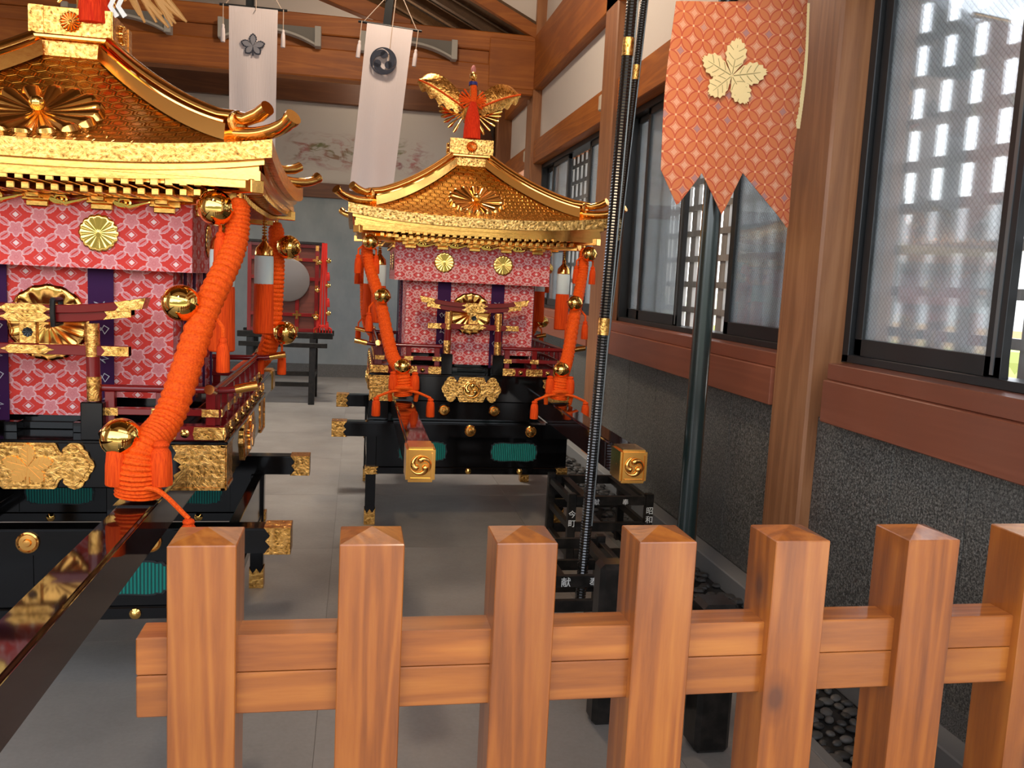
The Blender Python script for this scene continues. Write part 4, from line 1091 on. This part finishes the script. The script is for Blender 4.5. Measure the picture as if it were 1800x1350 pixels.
        if sy < 0:
            # knot and its two tassels above the pole
            for e in (-1, 1):
                q = bot+Vector((e*.060+(.01 if near else 0), -.03, .12 if near else .09)); MB().lathe(tassel_prof(.030 if near else .026, .13 if near else .10), tuple(q+Vector((0, 0, .05))), 16, 'z', 9, .04).build('knot_tassel', 'tassel_orange', ro, True)
                if near and e*sx < 0: continue
                e2 = bot+Vector((e*.150, -.06, -.06 if near else -.012))
                MB().tube(spline([bot+Vector((0, -.045, .035)), bot+Vector((e*.07, -.06, .030)), e2+Vector((0, 0, .01))], 10), .0075, 8).build('end_string', 'cord_orange', ro, True)
                MB().lathe(tassel_prof(.024, .105), tuple(e2+Vector((0, 0, .01))), 16, 'z', 8, .03).build('end_tassel', 'tassel_orange', ro, True)
            if not near: MB().tube(spline([bot+Vector((-.07, 0, -.028)), bot+Vector((-.07, -.02, .03)), bot+Vector((0, -.065, .055)), bot+Vector((.07, -.02, .03)), bot+Vector((.07, 0, -.028))], 14), .013, 8).build('pole_lashing', 'cord_orange', ro, True)
    for sx, sy in ((1, -1), (-1, -1), (1, 1), (-1, 1)):
        x, y = sx*(.585 if sy < 0 else .63), sy*.47
        h = empty('hanging_tassel', (x, y, 0), 0, T); zt = 1.78
        ch = MB()
        for j in range(6):
            ch.lathe([(.009, -.004), (.012, 0), (.009, .004)], (0, 0, zt-.015-.013*j), 8)
        ch.tube([(0, 0, zt), (0, 0, zt-.10)], .004, 6); ch.build('chain', 'gold_polished', h, True)
        MB().lathe([(.006, 0), (.014, -.012), (.010, -.022), (.020, -.035), (.038, -.055), (.042, -.085), (.038, -.09)], (0, 0, zt-.08), 18).build('tassel_cap', 'gold', h, True)
        MB().lathe([(.040, 0), (.042, -.01), (.042, -.125), (.040, -.128)], (0, 0, zt-.17), 24, 'z', 12, .02).build('tassel_band', 'tassel_white', h, True)
        MB().lathe([(.041, 0), (.043, -.01), (.045, -.225), (.040, -.23)], (0, 0, zt-.297), 28, 'z', 14, .025).build('tassel_skirt', 'tassel_orange', h, True)
    return T
make_stand((-1.055, 3.64, 0), 'black lacquered stand with teal windows under the near left shrine')
make_stand((.715, 5.87, 0), 'black lacquered stand with teal windows under the far centre shrine', True)
make_shrine((-1.055, 3.64, 0), 'near left gilded portable shrine with leaf-crest plate and orange ropes', 'leaf')
make_shrine((.715, 5.87, 0), 'far centre gilded portable shrine with swirl-crest plate and phoenix', 'tomoe')

# ================================================================== hanging white banners
def text_mesh(ch, size):
    cu = bpy.data.curves.new('glyph', 'FONT'); cu.body = ch; cu.size = size; cu.align_x = 'CENTER'; cu.align_y = 'CENTER'; cu.extrude = .0008
    o = bpy.data.objects.new('glyph', cu); C.objects.link(o); dg = bpy.context.evaluated_depsgraph_get()
    me = bpy.data.meshes.new_from_object(o.evaluated_get(dg)); bpy.data.objects.remove(o)
    return me
def write(s, par, loc, size, rot=(PI/2, 0, 0), mat='white_letter', step=1.15, name='letter', horiz=False):
    for i, ch in enumerate(s):
        me = text_mesh(ch, size); me.materials.clear(); me.materials.append(M_(mat))
        p = Vector(loc)+(Vector((size*step*i, 0, 0)) if horiz else Vector((0, 0, -size*step*i)))
        obj(name, me, par, p, rot)
def banner(x, y, ztop, wd, ln, rz, tilt, label, crest):
    t = tag(empty('hanging_banner', (x, y, ztop), rz), label, 'banner', 'white banners hung from the beams'); t.rotation_euler = (0, tilt, rz)
    def fn(u, v): return (lerp(-wd/2, wd/2, u)*(1-.05*(1-v)), .018*math.sin(u*2*PI*1.4+v*2)*(1-v)+.010*math.sin(v*5), -ln*(1-v))
    g = MB().grid(fn, 24, 20); n0 = len(g.v); g.v += [(a, b+.003, c) for a, b, c in g.v]; g.f += [tuple(i+n0 for i in f[::-1]) for f in g.f]
    g.build('cloth', 'white_cloth', t, True)
    MB().box(-wd/2, wd/2, -.008, .012, -.035, .002).build('hem', 'white_cloth', t, bevel=.004)
    MB().cyl((-wd/2-.075, 0, -.004), (wd/2+.075, 0, -.004), .011, None, 10).build('rod', 'dark_metal', t, True)
    for s in (-1, 1):
        MB().tube([(s*(wd/2+.03), 0, .0), (.02, 0, .33)], .004, 6).build('string', 'string', t)
        MB().tube([(s*(wd/2+.045), -.01, 0), (s*(wd/2+.045), -.01, -.17)], .004, 6).build('tassel_cord', 'string', t)
        MB().lathe(tassel_prof(.018, .14), (s*(wd/2+.045), -.01, -.16), 14).build('tassel', 'white_cloth', t, True)
    MB().tube([(.02, 0, .33), (.02, -.012, -.02), (.02, -.03, -.36 if crest != 'leaf' else -.03)], .004, 6).build('string', 'string', t)
    MB().box(-.065, .0, .02, .07, -.03, 1.5).build('hanger', 'dark_metal', t)
    q = MB()
    if crest == 'leaf':
        v_ = MB(); leaf_crest(q, None, 0, -.30, .10, -.016, -.021); q.build('crest', 'navy', t)
        for dg, L, W in LOBES: v_.prism(lobe(0, -.312, math.radians(dg), .10*L*.88, .10*W*.72), lambda a, b, u: (a, u, b), -.0205, -.0225)
        v_.build('crest_shading', 'grey_print', t)
    else:
        tomoe(q, -.02, -.30, .105, -.030, -.034, -1); 
        for k in range(40):
            a = 2*PI*k/40; b = 2*PI*(k+1)/40
            q.prism([(-.02+r*math.cos(c), -.30+r*math.sin(c)) for r, c in ((.102, a), (.112, a), (.112, b), (.102, b))], lambda p, z, u: (p, u, z), -.030, -.034)
        q.build('crest', 'navy', t)
banner(-.895, 7.6, 3.675, .385, 1.55, 0, 0.0, 'white banner with a dark leaf crest hanging above the near shrine roof', 'leaf')
banner(.215, 7.6, 3.635, .385, 1.40, -.12, .09, 'white banner with a navy three-comma swirl crest behind the phoenix', 'tomoe')

# ================================================================== brocade pennant on its pole
pn = tag(empty('brocade_pennant', (1.50, 3.45, 0)), 'orange brocade pennant with three points and a cream leaf crest, on a dark pole', 'pennant')
top = [(-.273, 2.695), (.318, 2.776)]
lower = [(-.270, 2.055), (-.202, 1.898), (-.112, 2.032), (-.010, 1.868), (.084, 2.050), (.309, 1.834), (.314, 2.002)]
def bot_at(x):
    P_ = sorted([(-.286, 2.06), (-.202, 1.898), (-.112, 2.032), (-.010, 1.868), (.084, 2.050), (.309, 1.834), (.330, 1.86)])
    for (a, b), (c, d) in zip(P_, P_[1:]):
        if a <= x <= c: return b+(d-b)*(x-a)/(c-a)
    return P_[0][1] if x < P_[0][0] else P_[-1][1]
XS = sorted(set([round(lerp(-.273, .316, i/40), 4) for i in range(41)]+[-.202, -.112, -.010, .084, .309]))
g = MB(); NV = 26
def pz(x, v):
    zt_ = lerp(2.695, 2.776, (x+.273)/.591); return lerp(bot_at(x), zt_, v)
for j in range(NV+1):
    for x in XS:
        v = j/NV; z = pz(x, v); xx = x+(-.016*math.sin(PI*min(1, max(0, (2.7-z)/.9))) if x < -.2 else 0)
        yy = .016*math.sin(x*11+z*3)+.010*math.sin(z*9+x*4)+(.05*max(0, (x-.22)/.1)**2*.5)
        g.v.append((xx, yy, z))
nx = len(XS)
for j in range(NV):
    for i in range(nx-1):
        a = j*nx+i; g.f.append((a, a+1, a+nx+1, a+nx))
n0 = len(g.v); g.v += [(a, b+.004, c) for a, b, c in g.v]; g.f += [tuple(i+n0 for i in f[::-1]) for f in g.f]
g.build('cloth', 'pennant_cloth', pn, True, uv=lambda co, nn: (co.x, co.z))
def py_(x, z): return .016*math.sin(x*11+z*3)+.010*math.sin(z*9+x*4)+(.05*max(0, (x-.22)/.1)**2*.5)
rr = random.Random(2); b = MB()
for i in range(36):     # frayed cream lining showing along the right edge
    z = lerp(2.76, 2.25, i/36); w_ = .008+.014*rr.random()
    b.prism([(.318-w_, z), (.326, z), (.326, z-.0145), (.318-w_*.6, z-.0145)], lambda a, c, u: (a, u+py_(.318, z), c), -.003, .005)
b.build('frayed_lining', 'cream', pn)
b = MB(); v_ = MB(); leaf_crest(b, v_, 0, 0, .150, 0, -.004, False)
M4 = Matrix.Translation((.0, -.040, 2.453)) @ Matrix.Rotation(.10, 4, 'Y')
for mb_, nm, mt in ((b, 'leaf_crest', 'cream'), (v_, 'leaf_veins', 'cream_line')):
    mb_.xf(M4); mb_.v = [(x, y+.040-.008+py_(x, z), z) for x, y, z in mb_.v]; mb_.build(nm, mt, pn)
MB().cyl((-.015, .095, .03), (-.002, .095, 2.80), .0445, .040, 20).build('pole', 'pole_green', pn, True)
MB().box(-.16, .16, -.10, .20, 0, .03).build('base_plate', 'dark_metal', pn, bevel=.004)
fin = MB().ball((.0, -.02, 2.785), .035, 16, 10, (1.4, .8, .8)); fin.build('top_knob', 'gold_engraved', pn, True)
MB().cyl((-.30, .042, 2.745), (.34, .042, 2.80), .012, None, 10).build('cross_rod', 'gold', pn, True)

# ================================================================== ribbed shafts and their racks
def shaft(p0, p1, r, label, tipz):
    p0, p1 = Vector(p0), Vector(p1); n = int((p1-p0).length/.0065); pts = [lerp(p0, p1, i/n) for i in range(n+1)]
    t = tag(empty('ceremonial_shaft', tuple(p0)), label, 'pole', 'ribbed black shafts')
    MB().tube([p-p0 for p in pts], [r*(1 if i % 2 else .90) for i in range(n+1)], 12).build('rattan_wrap', 'shaft_black', t, False)
    d = (p1-p0).normalized()
    MB().cyl(-d*.05, d*.03, r*.75, r*1.02).build('shaft_foot', 'dust_white', t, True)
    for k in (.36, .70):
        q = lerp(Vector((0,0,0)), p1-p0, k); MB().cyl(q, q+d*.075, r*1.06, r*1.06, 14).build('metal_band', 'gold_engraved', t, True)
    s = Vector((-.6*0+.8, -.6, 0)).normalized(); 
    MB().tube([d*.4+s*r*1.0, (p1-p0)+s*r*1.0], .0035, 6).build('bead_highlight', 'aluminium_pale', t, True)  # white dotted line on the thick shaft, painted edge highlight on the thin
shaft((1.053, 3.70, .055), (1.150, 3.70, 3.6), .026, 'thicker ribbed black lacquer shaft, left of the two leaning shafts', 0)
shaft((1.296, 4.58, .055), (1.475, 4.50, 3.75), .020, 'thinner ribbed black lacquer shaft, right of the two leaning shafts', 0)
def rack(loc, w_, d_, h_, label, texts):
    t = tag(empty('shaft_rack', loc), label, 'rack', 'black wooden shaft racks')
    for sx in (0, w_):
        for sy in (0, d_):
            MB().box(sx-.022, sx+.022, sy-.022, sy+.022, 0, h_+.02).build('post', 'lacquer_worn', t, bevel=.004)
    for z in (.055, h_*.52, h_-.045):
        for sy in (0, d_): MB().box(.022, w_-.022, sy-.014, sy+.014, z, z+.050).build('rail', 'lacquer_worn', t, bevel=.002)
        for sx in (0, w_): MB().box(sx-.014, sx+.014, .022, d_-.022, z, z+.038).build('side_rail', 'lacquer_worn', t, bevel=.002)
    MB().box(.06, .10, .014, d_-.014, h_-.030, h_).build('cross_bar', 'lacquer_worn', t); MB().box(w_-.09, w_-.05, .014, d_-.014, h_-.030, h_).build('cross_bar', 'lacquer_worn', t)
    for s, x, z, sz in texts:
        write(s, t, (x, -.0235 if x < .02 or x > w_-.02 else -.0155, z), sz)
    return t
rack((1.18, 4.42, 0), .44, .50, .40, 'black rack with white lettering under the right pole end of the far shrine', [('今町', 0, .305, .044), ('昭和', .44, .325, .044), ('献', .135, .372, .036), ('奉', .30, .372, .036)])
rack((.80, 3.40, 0), .40, .52, .32, 'black rack with white lettering seen between the third and fourth fence posts', [('献', .098, .296, .044), ('奉', .222, .296, .044), ('中町', 0, .24, .044)])
tb = tag(empty('black_trestle', (0, 0, 0)), 'low black trestle with thick chamfered posts right behind the fence', 'trestle')
for x, y, hh, r in ((.905, 2.80, .59, .050), (1.215, 2.60, .52, .062)):
    MB().box(x-r, x+r, y-r, y+r, 0, hh).build('post', 'lacquer_worn', tb, bevel=.016)
MB().prism([(.95, .42), (1.16, .40), (1.16, .47), (.95, .49)], lambda a, b, t: (a, t, b), 2.66, 2.70).build('beam', 'lacquer_worn', tb, bevel=.004)
MB().box(.95, 1.16, 2.66, 2.70, .10, .16).build('beam', 'lacquer_worn', tb, bevel=.004)
MB().prism([(2.68, .30), (3.10, .30), (3.10, .34), (2.68, .34)], lambda a, b, t: (t, a, b), 1.15, 1.20).build('arm', 'lacquer_worn', tb, bevel=.004)

# ================================================================== cabinet with mirror on its trestle by the back wall
ct = tag(empty('shrine_cabinet', (-.83, 10.4, .84)), 'red lacquered mirror cabinet with gilt crosses near the back wall', 'cabinet')
MB().box(-.40, .40, -.05, .45, 0, 1.02).build('body', 'cabinet_red', ct, bevel=.004)
for x in (-.40, -.16, .14, .36): MB().box(x-.022, x+.022, -.075, -.05, 0, 1.02).build('stile', 'lacquer_red', ct, bevel=.002)
for z in (.02, .20, .62, .84, 1.0): MB().box(-.40, .40, -.072, -.05, z-.02, z+.02).build('rail', 'lacquer_red', ct, bevel=.002)
for x in (-.16, .14, .36):
    for z in (.20, .84):
        b = MB(); b.box(x-.05, x+.05, -.079, -.074, z-.013, z+.013); b.box(x-.013, x+.013, -.080, -.075, z-.05, z+.05); b.build('gilt_cross', 'gold', ct)
    for z in (.03, .52, .98): MB().box(x-.018, x+.018, -.080, -.075, z-.03, z+.03).build('gilt_plate', 'gold', ct)
MB().lathe([(.25, 0), (.25, .012), (.23, .02), (.001, .021)], (.03, -.078, .60), 40, '-y').build('mirror', 'mirror', ct, True)
MB().box(-.44, .44, -.09, .48, 1.02, 1.05).build('cornice', 'lacquer_worn', ct, bevel=.003)
tt = tag(empty('cabinet_trestle', (-.83, 10.4, 0)), 'black wooden trestle carrying the red mirror cabinet', 'trestle')
for y in (-.12, .42): MB().box(-.52, .56, y-.035, y+.035, .77, .838).build('bearer', 'lacquer_worn', tt, bevel=.004)
MB().box(-.50, .50, -.185, -.155, .665, .72).build('front_rail', 'lacquer_worn', tt, bevel=.004)
for x in (-.38, .33):
    for y, s in ((-.12, -1), (.42, 1)):
        MB().prism([(y-.04+s*.07, 0), (y+.04+s*.07, 0), (y+.035, .77), (y-.035, .77)], lambda a, b, t: (t, a, b), x-.035, x+.035).build('leg', 'lacquer_worn', tt, bevel=.003)
    MB().box(x-.03, x+.03, -.10, .40, .30, .36).build('stretcher', 'lacquer_worn', tt)
for z in (.33, .20): MB().box(-.36, .30, -.14, -.10, z, z+.05).build('stretcher', 'lacquer_worn', tt)
rc = tag(empty('bell_cord', (-.385, 10.22, 0)), 'bundle of red cords with gilt bells hanging at the right of the mirror cabinet', 'cord')
for i, dx in enumerate((-.03, 0, .03)):
    MB().tube([(dx*.6, 0, 1.88), (dx, -.02*i, 1.4), (dx*1.2, 0, .92)], .013, 8).build('cord', 'red_cord', rc, True)
bm_ = bell_mesh(.030).mesh('bell', 'gold_polished', True)
for i, (dx, z) in enumerate(((-.05, 1.66), (.05, 1.68), (-.07, 1.34), (.05, 1.40), (-.08, 1.02), (.06, 1.08))): obj('bell', bm_, rc, (dx, -.05, z))
for i in range(7):
    dx = -.09+.03*i; MB().tube(spline([(0, -.02, .93), (dx, -.04, .90+.02*(i % 2)), (dx*1.1, -.03, .85)], 6), .010, 6).build('loop', 'red_cord', rc, True)
for dx, z in ((.05, 1.55), (.055, 1.25), (.05, .98), (-.06, 1.0)): MB().lathe(tassel_prof(.02, .10), (dx, -.04, z), 12).build('tassel', 'red_cord', rc, True)
MB().cyl((0, 0, 1.86), (0, .085, 1.87), .008).build('hook', 'dark_metal', rc)
